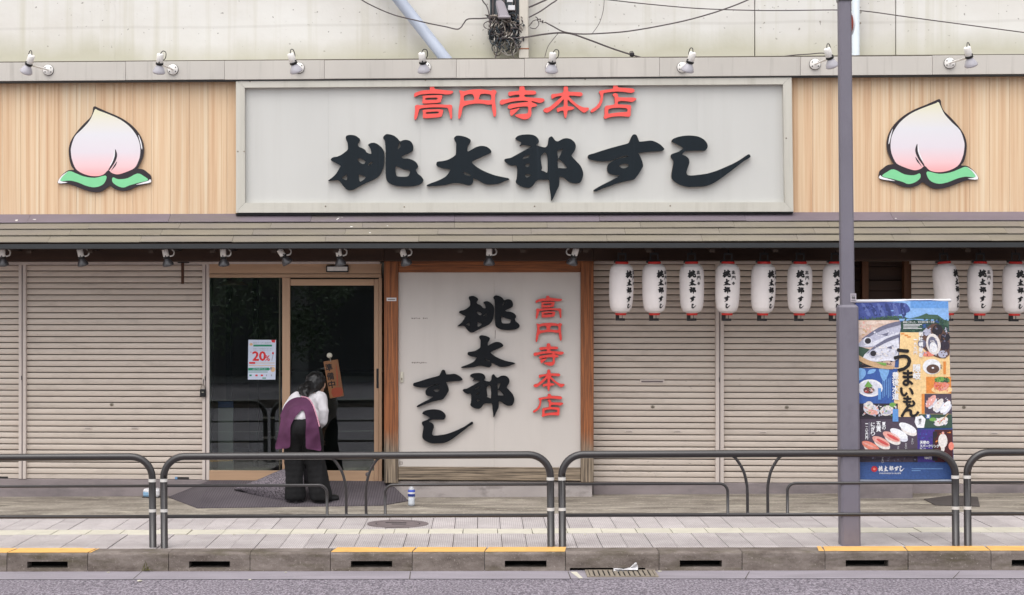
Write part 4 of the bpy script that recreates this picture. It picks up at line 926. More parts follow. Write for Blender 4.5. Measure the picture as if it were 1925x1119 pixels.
boxo('lantern_rail', (gx(1130, YLn), YLn - .015, gz(462, YLn) + .0), (gx(2200, YLn), YLn + .015, gz(462, YLn) + .03), 'dark beam wood', shop)

# =================================================================== SPOT LAMPS
def head(t, c, ax, dark=False, k=1.0):
    """lamp head: white can, dark collar, bell-shaped reflector bulb; ax points towards the light"""
    ax = ax.normalized(); o = Vector(c)
    bm = bmesh.new(); lathe(bm, [(r_ * k, z_ * k) for r_, z_ in [(0, -.085), (.023, -.085), (.0285, -.078), (.0285, -.005), (0.024, .0)]], 20, 0, ax, o); obj('can', bm, 'lamp white', t)
    bm = bmesh.new(); lathe(bm, [(r_ * k, z_ * k) for r_, z_ in [(.0290, -.012), (.032, -.008), (.032, .006), (.022, .012)]], 20, 0, ax, o); obj('collar', bm, 'black plastic', t)
    bm = bmesh.new(); lathe(bm, [(r_ * k, z_ * k) for r_, z_ in [(.022, .008), (.030, .022), (.046, .048), (.053, .066), (.0535, .074), (.048, .080), (0, .086)]], 24, 0, ax, o); obj('bulb', bm, 'lamp dark glass' if dark else 'reflector glass', t)
    a, b = frame_axes(ax); a, b, ax = a * k, b * k, ax * k
    for s in (-1, 1):
        bm = bmesh.new(); tube(bm, [o + a * .024 * s - ax * .02, o + a * .036 * s - ax * .02], .006, 8); obj('knob', bm, 'black plastic', t)
    bm = bmesh.new(); tube(bm, openspline([o - ax * .085 - b * .0, o - ax * .11 + b * .02, o - ax * .10 + b * .045, o - ax * .055 + b * .045, o - ax * .03 + b * .024], 4), .004, 6); obj('wire', bm, 'black plastic', t)
M('lamp dark glass', K(92, 88, 90, .5), .3, .1, spec=.6)
TOP = [((91, 132), (54, 121), (-.48, .45, -1), 'far left wall lamp over the fascia, head leaning left'), ((325, 131), (300, 120), (-.15, .4, -1), 'second wall lamp from the left over the peach'), ((562, 128), (552, 119), (.32, .4, -1), 'wall lamp over the left end of the long sign'),
       ((800, 127), (795, 118), (.12, .45, -1), 'wall lamp beside the foot of the slanting pipe'), ((1036, 127), (1038, 118), (-.06, .45, -1), 'wall lamp just right of the cable tangle'), ((1283, 127), (1297, 117), (-.28, .4, -1), 'wall lamp over the last black character'),
       ((1532, 121), (1560, 109), (.40, .4, -1), 'wall lamp half hidden behind the lamp post'), ((1785, 119), (1822, 107), (.35, .4, -1), 'far right wall lamp over the fascia, head leaning right')]
for b_, h_, ax, lb in TOP:
    pb = at(*b_, -.522); ph = at(*h_, -1.26); t = thing('wall_lamp', 'white swan-arm ' + lb, 'lamp', pb, group='white lamps over the fascia')
    bm = bmesh.new(); lathe(bm, [(.050, 0), (.050, .012), (.046, .018), (0, .020)], 24, 0, (0, -1, 0), pb); obj('base', bm, 'lamp white', t)
    bm = bmesh.new(); lathe(bm, [(.053, -.0015), (.053, .006), (.049, .006)], 24, 0, (0, -1, 0), pb); obj('gasket', bm, 'black plastic', t)
    for dx, dz in ((.028, .02), (-.028, .02), (.028, -.02), (-.028, -.02)): boxo('screw', (pb.x + dx - .005, pb.y - .021, pb.z + dz - .005), (pb.x + dx + .005, pb.y - .017, pb.z + dz + .005), 'black plastic', t)
    bm = bmesh.new(); q = pb + Vector((0, -.02, 0)); e_ = ph + Vector((0, .03, 0)); tube(bm, [q, q + (e_ - q) * .5, e_], .0085, 10); obj('arm', bm, 'lamp white', t)
    head(t, ph, Vector(ax), k=1.1)
LOW = [((5, 484), (0, .3, -1), 'half visible at the left picture edge'), ((153, 484), (.16, .3, -1), 'first whole one over the wide shutter'), ((313, 484), (.18, .3, -1), 'beside the hanging brown strap'), ((420, 484), (.03, .25, -1), 'over the left door glass'), ((533, 482), (.6, .3, -1), 'tilted to the right over the door mullion'),
       ((638, 483), (.16, .3, -1), 'directly above the door sensor'), ((760, 483), (.3, .3, -1), 'above the left post of the wall sign'), ((919.5, 482), (.0, .3, -1), 'above the middle of the wall sign'), ((1079, 482), (-.28, .3, -1), 'above the right post of the wall sign')]
for h_, ax, lb in LOW:
    ph = at(*h_, -.72); t = thing('eaves_spotlight', 'small white and grey spotlight under the awning, ' + lb, 'spotlight', ph, group='spotlights under the awning')
    head(t, ph, Vector(ax), True)
    bm = bmesh.new(); s = -1 if h_[0] > 1000 else 1
    tube(bm, openspline([ph + Vector((.026 * s, 0, .01)), ph + Vector((.06 * s, .01, .02)), ph + Vector((.066 * s, .02, .055)), ph + Vector((.035 * s, .03, .085))], 5), .007, 8); obj('bracket', bm, 'lamp white', t)
    boxo('stem', (ph.x + .02 * s - .008, ph.y + .02, ph.z + .075), (ph.x + .05 * s + .008, YB + .004, ph.z + .092), 'black plastic', t)

# =================================================================== GUARD RAILS
YG = -3.50
def arc(c, r, a0, a1, ex, ez, n=8): return [c + ex * r * math.cos(a0 + (a1 - a0) * i / n) + ez * r * math.sin(a0 + (a1 - a0) * i / n) for i in range(n + 1)]
def guard(p0, p1, label):
    ym = 970; x0, x1 = gx(p0, YG), gx(p1, YG); xm = (x0 + x1) / 2
    t = thing('guard_rail', label, 'railing', (xm, YG, zg(xm)), ROT, 'dark pipe railings along the kerb')
    X0, X1 = x0 - xm, x1 - xm; hz, mz, bz, rc = .710, .482, .243, .165
    EX, EZ = Vector((1, 0, 0)), Vector((0, 0, 1))
    def local(name, bm, m, par=t):
        o = obj(name, bm, m); o.parent = par; return o
    path = [Vector((X0, 0, -.03)), Vector((X0, 0, hz - rc))] + arc(Vector((X0 + rc, 0, hz - rc)), rc, math.pi, math.pi / 2, EX, EZ) + arc(Vector((X1 - rc, 0, hz - rc)), rc, math.pi / 2, 0, EX, EZ) + [Vector((X1, 0, -.03))]
    local('hoop', tube(bmesh.new(), path, .0285, 16), 'dark metal paint')
    local('bottom_bar', tube(bmesh.new(), [(X0, 0, bz), (0, 0, bz), (X1, 0, bz)], .0145, 12), 'dark metal paint')
    r2 = .062
    for s in (-1, 1):
        xe = s * .226; c = Vector((xe + s * r2, 0, mz - r2)); Xp = X0 if s < 0 else X1
        path = [Vector((Xp, 0, mz))] + arc(c, r2, math.pi / 2, 0 if s < 0 else math.pi, EX, EZ) + [Vector((xe, 0, bz))]
        local('middle_bar', tube(bmesh.new(), path, .0115, 10), 'dark metal paint')
        xb = s * .077; path = openspline([Vector((s * .19, 0, hz - .015)), Vector((s * .155, 0, hz - .045)), Vector((s * .106, 0, hz - .13)), Vector((s * .083, 0, hz - .22)), Vector((xb, 0, mz - .06)), Vector((xb, 0, bz))], 5)
        local('curved_bar', tube(bmesh.new(), path, .0115, 10), 'dark metal paint')
    for X in (X0, X1):
        for z in (.525, .29):
            bm = bmesh.new(); lathe(bm, [(.0286, z - .012), (.0297, z - .012), (.0297, z + .012), (.0286, z + .012)], 20, 0, None, (X, 0, 0), smooth=False); local('white_band', bm, 'white band')
guard(-450, 287.5, 'dark pipe guard rail at the far left, cut off by the picture edge')
guard(309, 1036, 'dark pipe guard rail in front of the entrance and the person')
guard(1057.5, 1797, 'dark pipe guard rail around the lamp post, right of centre')
guard(1819.5, 2556, 'dark pipe guard rail at the far right, cut off by the picture edge')

# =================================================================== LAMP POST AND BANNER
YPo = -3.43
pb = gnd(1597, 1029); base = Vector((gx(1597, YPo), YPo, zg(pb.x)))
post = thing('lamp_post', 'grey violet eight-sided lamp post at the kerb, thicker below', 'lamp post', base, (0, R(-0.55), 0))
def octo(bm, hw, ch, z0, z1, hw2=None, mi=0):
    hw2 = hw2 or hw
    def ring(h, c, z): return [bm.verts.new((x, y, z)) for x, y in ((-h + c, -h), (h - c, -h), (h, -h + c), (h, h - c), (h - c, h), (-h + c, h), (-h, h - c), (-h, -h + c))]
    A, B = ring(hw, ch, z0), ring(hw2, ch * hw2 / hw, z1)
    for i in range(8): bm.faces.new((A[i], A[(i + 1) % 8], B[(i + 1) % 8], B[i]))
    bm.faces.new(A[::-1]); bm.faces.new(B); return bm
def kidl(name, bm, m, par):
    o = obj(name, bm, m); o.parent = par; return o
zcas = gz(573, YPo, 1590) - base.z
bm = octo(bmesh.new(), .073, .016, -.02, zcas - .02); octo(bm, .073, .016, zcas - .0199, zcas, .058); kidl('casing', bm, 'lamp post paint', post)
kidl('shaft', octo(bmesh.new(), .0495, .013, zcas + .0005, 8.6, .040), 'lamp post paint', post)
kidl('band', octo(bmesh.new(), .0525, .013, gz(9, YPo) - base.z, gz(4, YPo) - base.z), 'dark metal paint', post)
bm = box(bmesh.new(), (.020 - .005, -.0535, gz(568, YPo) - base.z), (.020 + .038, -.0500, gz(552, YPo) - base.z)); npl = kidl('number_plate', bm, 'closure plastic', post)
pr = Print(lambda x, y, l: Vector((.0365 + (x) * .019, -.0538 - .0004 * l, gz(560, YPo) - base.z - y * .030)))
pr.text('98', -.62, -.32, .62, .36, 'lantern ink', 1, .03); pr.rect(-.8, -.72, .8, -.62, 'lantern ink', 1); pr.rect(-.8, .7, .8, .8, 'lantern ink', 1)
o = pr.done('plate_print', None); o.parent = npl
M('round sign red', K(232, 120, 104, .8), .45, .04)
t = thing('round_traffic_sign', 'red edge of a round traffic sign behind the lamp post', 'sign', at(1594, 47, YPo + .11))
c = at(1595.5, 47, YPo + .10); ax = Vector((.93, .36, 0)).normalized(); bm = bmesh.new(); lathe(bm, [(0, -.006), (.10, -.006), (.105, 0), (.10, .006), (0, .006)], 32, 0, ax, c + Vector((-.012, 0, 0))); obj('disc', bm, 'round sign red', t)
bm = bmesh.new(); lathe(bm, [(.10, -.0075), (.107, -.004), (.107, .004), (.10, .0075)], 32, 0, ax, c + Vector((-.012, 0, 0))); obj('rim', bm, 'white plastic', t)
boxo('clamp', (c.x - .07, c.y - .05, c.z - .02), (c.x - .015, c.y + .01, c.z + .02), 'dark metal paint', t)

YBn = -3.43
ban = thing('banner', 'tall printed sushi menu banner hanging from the lamp post', 'banner', at(1700, 903, YBn))
def bow(px, py): return .010 * math.sin(math.pi * (px - 1608) / 180) + .006 * math.sin(py / 38.0 + px / 60.0)
def bmap(x, y, l): 
    px, py = 1560 + x / 5.085, 540 + y / 5.085; return at(px, py, YBn - .006 - .0007 * l - bow(px, py))
bm = bmesh.new(); nx, ny = 14, 26; gv = {}
for i in range(nx + 1):
    for j in range(ny + 1):
        u, v = i / nx, j / ny; x = (245 + 40 * v) + u * (1130 - 245 + v * 20); y = 128 - u * 6 + v * (1838 - 128 + u * 6)
        for s in (0, 1): gv[i, j, s] = bm.verts.new(bmap(x, y, 0) + Vector((0, .002 * s, 0)))
for i in range(nx):
    for j in range(ny):
        for s in (0, 1): bm.faces.new([gv[i, j, s], gv[i + 1, j, s], gv[i + 1, j + 1, s], gv[i, j + 1, s]][::1 if s == 0 else -1])
bmesh.ops.recalc_face_normals(bm, faces=bm.faces[:])
P_ = {'b sea': (140, 182, 232), 'b sea2': (104, 156, 218), 'b mtn': (70, 84, 150), 'b mtn2': (50, 62, 118), 'b mtn3': (98, 112, 172), 'b grn': (72, 102, 84), 'b grn2': (46, 74, 62), 'b fishbg': (214, 184, 166), 'b fishbg2': (228, 206, 192), 'b silver': (188, 188, 206), 'b silver2': (224, 224, 234),
      'b steel': (112, 112, 134), 'b dark': (44, 40, 48), 'b tan': (204, 168, 128), 'b peach': (248, 212, 154), 'b brown': (104, 76, 66), 'b cream': (238, 230, 224), 'b blue': (62, 96, 166), 'b blue2': (130, 178, 228), 'b white': (244, 244, 246), 'b orange': (232, 146, 70), 'b green': (120, 170, 84),
      'b shadow': (82, 70, 84), 'b shadow2': (58, 50, 62), 'b pink': (236, 172, 160), 'b red': (214, 88, 84), 'b salmon': (238, 140, 120), 'b purple': (72, 56, 140), 'b wine': (78, 36, 40), 'b foot': (62, 92, 150), 'b ink': (30, 26, 28), 'b emred': (206, 42, 52), 'b leafd': (60, 84, 70)}
for k, v in P_.items(): M(k, K(*v, .82), .5, .16, (70, 70, 70))
obj('cloth', bm, 'b foot', ban)
pr = Print(bmap)
# sections are cut into small cells so that the print follows the cloth
def cells(x0, y0, x1, y1, m, layer=1, sx0=0, sx1=0, n=5, k=5):
    for i in range(n):
        for j in range(k):
            f = lambda u, v: (x0 + sx0 * v + u * (x1 + sx1 * v - x0 - sx0 * v), y0 + v * (y1 - y0))
            pr.poly([f(i / n, j / k), f((i + 1) / n, j / k), f((i + 1) / n, (j + 1) / k), f(i / n, (j + 1) / k)], m, layer)
cells(247, 134, 1131, 320, 'b sea', 1, 4, 8); cells(770, 134, 1131, 200, 'b sea2', 2)
pr.poly([(247,150),(420,136),(600,145),(700,150),(740,165),(770,220),(720,250),(600,270),(450,300),(250,312)], 'b mtn', 3, 2)
for k in range(6): pr.poly([(300 + k * 75, 160), (330 + k * 75, 165), (390 + k * 68, 262), (360 + k * 66, 272)], 'b mtn2' if k % 2 else 'b mtn3', 4, 2)
pr.poly([(250,312),(400,300),(560,270),(680,275),(760,300),(850,280),(925,250),(945,262),(1030,265),(1090,310),(1137,322),(1138,430),(660,432),(252,318)], 'b grn', 4)
pr.poly([(680,330),(800,310),(1000,330),(1136,380),(1137,430),(680,430)], 'b grn2', 5); pr.poly([(250,312),(420,305),(560,285),(660,300),(665,318),(252,318)], 'b leafd', 5)
pr.text('隠岐と出した、旬の幸を食べる旅', 700, 322, 1000, 345, 'b white', 7)
for k in range(4): pr.rect(702, 354 + k * 13, 880 - (k % 3) * 20, 359 + k * 13, 'b white', 7)
cells(250, 316, 668, 772, 'b fishbg', 5, 8, -50)
for x, y, a, b in ((300, 360, 45, 35), (400, 340, 60, 20), (520, 335, 60, 16), (300, 430, 40, 30), (430, 400, 40, 16)): pr.ell(x, y, a, b, 'b fishbg2', 6)
pr.poly([(254,560),(330,580),(400,600),(330,690),(255,640)], 'b leafd', 6)
pr.poly([(256,690),(330,715),(480,760),(600,775),(600,772),(256,772)], 'b dark', 6)
pr.poly([(268,545),(350,470),(450,400),(560,360),(670,332),(664,450),(560,490),(460,545),(400,575),(290,570)], 'b silver', 7, 2)
pr.poly([(300,500),(360,455),(460,390),(560,350),(670,325),(668,362),(560,390),(440,440),(360,485)], 'b steel', 8, 2); pr.poly([(320,560),(420,520),(540,470),(655,430),(655,450),(540,490),(420,560)], 'b silver2', 8, 2)
pr.ell(362, 515, 42, 38, 'b silver2', 9); pr.ell(364, 514, 30, 28, 'b dark', 10); pr.poly([(490,455),(560,432),(550,465)], 'b steel', 9)
pr.poly([(310,685),(380,600),(470,540),(560,490),(655,455),(648,690),(560,700),(440,712)], 'b silver2', 9, 2)
pr.poly([(350,640),(400,585),(480,530),(560,485),(655,452),(654,482),(560,520),(460,570)], 'b steel', 10, 2); pr.ell(412, 635, 40, 38, 'b silver', 11); pr.ell(415, 634, 29, 27, 'b dark', 12); pr.poly([(540,580),(612,552),(590,590)], 'b steel', 11)
pr.poly([(256,640),(350,690),(480,730),(600,755),(600,785),(470,775),(340,735),(256,680)], 'b tan', 13, 2); pr.poly([(440,715),(540,725),(540,752),(500,745)], 'b green', 14)
cells(672, 432, 1139, 1240, 'b peach', 6, -32, 26, 6, 8); cells(600, 770, 690, 1240, 'b peach', 6, 20, -20)
pr.poly([(890,430),(920,400),(980,350),(1050,360),(1100,430),(1139,440),(1142,650),(1050,680),(930,620),(850,520)], 'b brown', 8, 2)
for x, y, a, b, m in ((1030, 410, 50, 55, 'b dark'), (1105, 480, 45, 40, 'b dark'), (1100, 560, 45, 50, 'b shadow2'), (930, 430, 40, 30, 'b silver'), (880, 540, 40, 40, 'b steel'), (940, 640, 60, 25, 'b salmon'), (1080, 640, 45, 35, 'b silver')): pr.ell(x, y, a, b, m, 9)
pr.ell(990, 545, 68, 102, 'b cream', 10, -12); pr.ell(985, 545, 45, 74, 'b steel', 11, -12); pr.ell(990, 575, 36, 50, 'b white', 12, -12)
rb = random.Random(11)
def mottle(x0, y0, x1, y1, ms, n, sz, layer):
    for _ in range(n): pr.ell(rb.uniform(x0, x1), rb.uniform(y0, y1), rb.uniform(.4, 1) * sz, rb.uniform(.2, .6) * sz, rb.choice(ms), layer + rb.random() * .5, rb.uniform(0, 180), 7)
mottle(260, 330, 420, 470, ['b fishbg2', 'b pink', 'b tan'], 40, 16, 6.2); mottle(270, 700, 590, 765, ['b dark', 'b leafd', 'b brown'], 14, 14, 6.3)
mottle(420, 420, 650, 470, ['b silver2', 'b silver'], 24, 12, 8.2); mottle(430, 560, 640, 690, ['b silver', 'b cream'], 36, 14, 11.2); mottle(700, 300, 1130, 425, ['b grn', 'b grn2', 'b leafd'], 60, 22, 5.2); mottle(260, 290, 640, 312, ['b grn2', 'b grn'], 30, 14, 5.2)
mottle(880, 380, 1130, 660, ['b brown', 'b dark', 'b silver', 'b steel'], 60, 16, 9.4); mottle(960, 500, 1020, 620, ['b cream', 'b silver2'], 16, 10, 12.2); mottle(250, 160, 740, 290, ['b mtn', 'b mtn2', 'b mtn3'], 50, 18, 4.3)
mottle(340, 960, 430, 1005, ['b brown', 'b red', 'b dark', 'b cream'], 26, 9, 12.2); mottle(1000, 910, 1140, 990, ['b salmon', 'b red', 'b orange', 'b pink'], 50, 12, 11.3); mottle(1010, 865, 1140, 905, ['b green', 'b leafd'], 26, 14, 10.4)
mottle(300, 1120, 640, 1230, ['b cream', 'b silver', 'b pink', 'b silver2', 'b green'], 70, 14, 11.2); mottle(990, 1255, 1130, 1315, ['b cream', 'b silver', 'b white'], 30, 11, 10.3); mottle(920, 1050, 1150, 1190, ['b silver2', 'b pink', 'b white'], 24, 12, 10.3)
mottle(300, 1560, 820, 1660, ['b shadow', 'b shadow2', 'b steel'], 50, 16, 8.4); mottle(1020, 1370, 1165, 1650, ['b wine', 'b brown', 'b orange'], 26, 14, 8.4); mottle(845, 1370, 980, 1460, ['b purple', 'b blue', 'b mtn2'], 24, 14, 7.4); mottle(940, 760, 1030, 810, ['b dark', 'b brown'], 20, 9, 10.3)
pr.vtext('岩牡蠣春香', 870, 425, 42, 'b white', 13, 1.2, 1.5); pr.vtext('一九九円', 818, 485, 32, 'b white', 13, 1.3, 1.2)
for x, y in ((735, 455), (760, 470), (700, 440)): pr.rect(x - 20, y, x + 14, y + 12, 'b orange', 8)
cells(260, 778, 650, 1125, 'b blue', 7, 12, -40); pr.poly([(262,780),(330,782),(345,830),(320,870),(290,890),(265,880)], 'b blue2', 8, 2); pr.poly([(470,780),(560,778),(560,830),(520,900),(490,860),(480,820)], 'b blue2', 8, 2); pr.poly([(380,790),(440,785),(420,820),(360,830)], 'b blue2', 8, 2)
pr.ell(385, 965, 120, 84, 'b white', 9); pr.ell(385, 965, 100, 66, 'b silver2', 10); pr.ell(372, 985, 52, 34, 'b brown', 11); pr.poly([(330,950),(365,895),(410,945),(380,960)], 'b green', 12); pr.ell(395, 985, 22, 12, 'b cream', 12, 30); pr.ell(350, 998, 18, 9, 'b red', 12)
for k in range(5): pr.rect(505 + k * 17, 865 + (k % 2) * 8, 510 + k * 17, 1060 - (k % 3) * 14, 'b blue2', 9)
pr.rect(462, 965, 490, 1075, 'b sea2', 12); pr.vtext('豊後水道', 628, 812, 62, 'b white', 14, 1.08, 2.2)
pr.vtext('隠岐', 832, 738, 70, 'b white', 14, 1.06, 2.5)
for ch, x0, y0, x1, y1 in (('う', 615, 590, 772, 806), ('ま', 700, 795, 792, 940), ('い', 676, 962, 797, 1040), ('も', 702, 1042, 812, 1142), ('ん', 680, 1118, 852, 1236)): pr.text(ch, x0, y0, x1, y1, 'b ink', 15, 6.5)
pr.ell(975, 760, 88, 74, 'b white', 9); pr.ell(985, 782, 62, 44, 'b brown', 10); pr.ell(985, 772, 12, 9, 'b white', 11); pr.rect(1085, 710, 1110, 832, 'b orange', 10); pr.vtext('白魚', 1064, 740, 20, 'b ink', 10)
cells(920, 857, 1158, 1015, 'b orange', 8, 2, 4, 3, 3); pr.ell(1070, 980, 100, 38, 'b peach', 9); pr.ell(1065, 945, 72, 46, 'b salmon', 10); pr.ell(1040, 955, 34, 18, 'b red', 11, 25); pr.ell(1095, 965, 34, 14, 'b pink', 11, -20); pr.ell(1060, 885, 60, 28, 'b green', 10); pr.ell(1110, 890, 34, 26, 'b leafd', 10)
cells(905, 1020, 1162, 1212, 'b shadow', 8, 2, 4, 3, 3); pr.rect(878, 1020, 905, 1210, 'b orange', 9)
for x, y, m in ((965, 1090, 'b pink'), (1035, 1125, 'b cream'), (1105, 1145, 'b white')): pr.ell(x, y, 72, 30, m, 10, -52); pr.ell(x + 18, y + 24, 62, 22, 'b silver2', 9, -52)
cells(850, 1215, 1166, 1345, 'b leafd', 8, 0, 4, 3, 3); pr.ell(1065, 1285, 70, 36, 'b cream', 10, -25); pr.ell(985, 1265, 34, 18, 'b green', 10); pr.poly([(1040,1300),(1130,1205),(1136,1210),(1050,1306)], 'b tan', 11)
for x, y in ((1035, 1285), (1065, 1275), (1095, 1262)): pr.ell(x, y, 7, 5, 'b red', 12)
pr.poly([(820,1240),(880,1225),(915,1260),(900,1345),(835,1345),(810,1290)], 'b white', 10); pr.ell(940, 1236, 26, 24, 'b blue', 11); pr.text('夏', 924, 1220, 956, 1252, 'b white', 12, 1); pr.vtext('鱧天', 862, 1255, 28, 'b ink', 12)
cells(275, 1112, 650, 1262, 'b shadow2', 8, 2, 0, 4, 3); pr.ell(385, 1215, 120, 30, 'b dark', 9); pr.ell(395, 1170, 78, 52, 'b silver2', 10, 20); pr.ell(405, 1195, 60, 26, 'b pink', 11, 10); pr.ell(375, 1130, 40, 40, 'b cream', 11); pr.ell(545, 1180, 66, 48, 'b cream', 10, -15); pr.ell(545, 1195, 44, 20, 'b silver', 11); pr.ell(600, 1125, 32, 22, 'b green', 11)
pr.rect(600, 1165, 655, 1285, 'b sea2', 12)
cells(278, 1262, 836, 1672, 'b shadow', 7, 10, 6, 5, 5); cells(640, 1240, 836, 1262, 'b shadow', 7, 0, 0, 3, 1); pr.poly([(285,1620),(560,1640),(835,1600),(838,1672),(287,1672)], 'b shadow2', 8)
for x, y, m, m2 in ((745, 1345, 'b white', 'b cream'), (660, 1400, 'b white', 'b silver2'), (590, 1430, 'b pink', 'b cream'), (490, 1475, 'b pink', 'b cream'), (390, 1520, 'b salmon', 'b cream')):
    pr.ell(x + 10, y + 26, 84, 40, m2, 9, 28); pr.ell(x, y, 92, 36, m, 10, 26)
    if m == 'b pink': pr.ell(x + 14, y + 6, 66, 14, 'b red', 11, 28)
    if m == 'b salmon': pr.ell(x - 10, y - 8, 70, 10, 'b pink', 11, 24)
pr.vtext('夏の', 516, 1290, 34, 'b white', 13, 1.1, 1.2); pr.vtext('五貫', 466, 1285, 46, 'b white', 13, 1.1, 1.6); pr.vtext('にぎり', 412, 1295, 38, 'b white', 13, 1.12, 1.4); pr.vtext('一、八五〇円', 352, 1292, 26, 'b white', 13, 1.05, 1)
pr.rect(374, 1290, 377, 1440, 'b silver', 13)
for x, y in ((790, 1445), (728, 1490), (655, 1520), (505, 1625)): pr.vtext('かれい', x, y, 18, 'b white', 13)
cells(836, 1362, 1172, 1672, 'b purple', 7, 4, 6, 4, 4); cells(1000, 1362, 1172, 1672, 'b wine', 8, 4, 6, 3, 4); pr.poly([(985,1380),(1025,1380),(1030,1660),(980,1660)], 'b dark', 9)
pr.ell(1080, 1470, 44, 70, 'b cream', 10); pr.ell(1080, 1545, 18, 28, 'b cream', 10); pr.ell(1082, 1395, 12, 14, 'b pink', 11); pr.ell(1160, 1520, 26, 40, 'b salmon', 10)
pr.text('天使の', 862, 1468, 948, 1500, 'b white', 13, 1.2); pr.text('スパークリング', 862, 1504, 1046, 1534, 'b white', 13, 1.2); pr.text('ワイン', 862, 1540, 930, 1570, 'b white', 13, 1.2); pr.text('980円', 905, 1620, 970, 1646, 'b white', 13, 1.2)
pr.ell(425, 1738, 30, 28, 'b emred', 3); pr.ell(425, 1738, 13, 12, 'b salmon', 4)
gx0 = 462
for g in BLACK:
    a, b, c_, d = bbox(g); f2 = fit(g, gx0, 1708, gx0 + 46, 1762); 
    for pc in g: pr.glyph(pc, 'b white', 4, f2)
    gx0 += 51
pr.text('momotaro-sushi', 474, 1768, 678, 1786, 'b white', 4); pr.rect(782, 1734, 1080, 1739, 'b sea', 4); pr.rect(782, 1752, 868, 1757, 'b sea', 4)
pr.done('print', ban)
for (a, b), yy, r, m in (((1599, 1787.5), (566.5, 565), .0125, 'white plastic'), ((1611, 1792), (903.5, 904.5), .0125, 'pipe blue grey')):
    bm = bmesh.new(); tube(bm, [at(a, yy[0], YBn), at(b, yy[1], YBn)], r, 12); obj('rod', bm, m, ban)

# =================================================================== NOTICES ON THE DOOR
yg = YD + .0305
po = thing('discount_poster', 'small white poster with a large red 20% taped inside the left door glass', 'poster', at(492, 676, yg - .003))
def pmap(x, y, l): return at(450 + x / 10.18, 620 + y / 10.18, yg - .003 - .0005 * l)
flat('p paper', (206, 214, 232), .9); flat('p red', (216, 44, 48), .9); flat('p green', (36, 140, 104), .9); flat('p grey', (150, 150, 158), .9); flat('p tan', (222, 180, 140), .9)
bm = bmesh.new(); prism(bm, [[(172, 193), (702, 195), (690, 955), (162, 955)]], lambda x, y: pmap(x, y, 0), (0, .0012, 0), 0, 0); obj('sheet', bm, 'p paper', po)
pr = Print(pmap); pr.rect(268, 286, 625, 322, 'p green', 1); pr.poly([(612, 196), (690, 196), (680, 250), (620, 240)], 'p red', 1); pr.ell(225, 280, 32, 26, 'p tan', 1)
pr.text('割引クーポン配布中', 268, 238, 600, 268, 'p grey', 2)
for y in (350, 382): pr.text('お会計から全品割引いたします', 262, y, 632, y + 18, 'p grey', 2)
pr.text('20', 255, 420, 500, 590, 'p red', 2, 9); pr.text('%', 488, 490, 582, 598, 'p red', 2, 3); pr.text('最大', 208, 420, 244, 440, 'p red', 2); pr.ell(642, 450, 18, 24, 'p red', 2); pr.poly([(640, 470), (650, 470), (625, 595), (615, 590)], 'p grey', 2)
pr.rect(186, 618, 304, 655, 'p red', 1); pr.rect(320, 632, 680, 642, 'p tan', 1); pr.rect(180, 682, 680, 694, 'p tan', 1)
pr.poly([(170, 730), (560, 725), (590, 755), (560, 780), (168, 782)], 'p green', 1); pr.text('全店で利用できます', 250, 735, 520, 772, 'p paper', 2); pr.ell(640, 760, 46, 50, 'p tan', 1); pr.ell(605, 740, 24, 26, 'p grey', 2); pr.rect(170, 804, 540, 816, 'p green', 1)
for x, m in ((215, 'p green'), (330, 'p red'), (432, 'p red'), (535, 'p grey'), (630, 'p grey')): pr.rect(x - 24, 858, x + (20 if m != 'p grey' else -8), 890, m, 1)
pr.rect(440, 916, 510, 936, 'p green', 1); pr.done('print', po)
wt = thing('wooden_tag', 'tilted wooden tag reading preparing, hung on the right door glass', 'sign', at(628, 712, yg - .03))
yt = yg - .030
def wmap(x, y, l): return at(380 + x / 3.497, 640 + y / 3.497, yt - .0006 * l)
M('tag wood', K(166, 112, 70, .5), .5, .25, (8, 8, 3))
bm = bmesh.new(); prism(bm, [[(797, 140), (892, 125), (932, 366), (840, 382)]], lambda x, y: wmap(x, y, 0), (0, .012, 0), 0, 0); obj('board', bm, 'tag wood', wt)
pr = Print(wmap)
for ch, cx, cy in (('準', 833, 178), ('備', 843, 236), ('中', 852, 290)): pr.text(ch, cx - 22, cy - 24, cx + 22, cy + 24, 'lantern ink', 1, 1.5, -9)
flat('tag red', (176, 78, 48), .55); pr.poly([(852, 320), (915, 310), (922, 360), (862, 372)], 'tag red', 1, 2); pr.poly([(880, 150), (890, 200), (895, 300), (885, 300)], 'tag red', 1); pr.done('brush_marks', wt)
c = at(619.5, 668.5, yg - .002); bm = bmesh.new(); lathe(bm, [(.027, 0), (.026, .006), (.018, .012), (0, .014)], 20, 0, (0, -1, 0), c); obj('suction_cup', bm, 'cream tile', wt)
bm = bmesh.new(); tube(bm, [at(620.5, 671, yt - .002), at(621, 676, yt - .003), at(621.5, 680, yt - .002)], .004, 6); obj('hook', bm, 'grate steel', wt)
t = thing('key_box', 'small black padlock key box hanging on the shutter guide rail', 'padlock', at(381.5, 746, .17)); p = at(381.5, 739, .165)
boxo('case', (p.x - .028, .145, p.z - .038), (p.x + .028, .180, p.z + .038), 'black plastic', t, bev=.006)
bm = bmesh.new(); tube(bm, openspline([p + Vector((-.018, 0, .03)), p + Vector((-.018, 0, .06)), p + Vector((0, 0, .082)), p + Vector((.018, 0, .06)), p + Vector((.018, 0, .03))], 5), .004, 8); obj('shackle', bm, 'grate steel', t)
boxo('label', (p.x - .01, .1435, p.z + .006), (p.x + .01, .145, p.z + .012), 'cream tile', t)
bm = bmesh.new(); tube(bm, [p + Vector((.002, .01, .08)), p + Vector((.003, .014, .135))], .003, 6); obj('wire', bm, 'mat edge', t)
M('strap brown', K(84, 54, 38, .8), .7, .15)
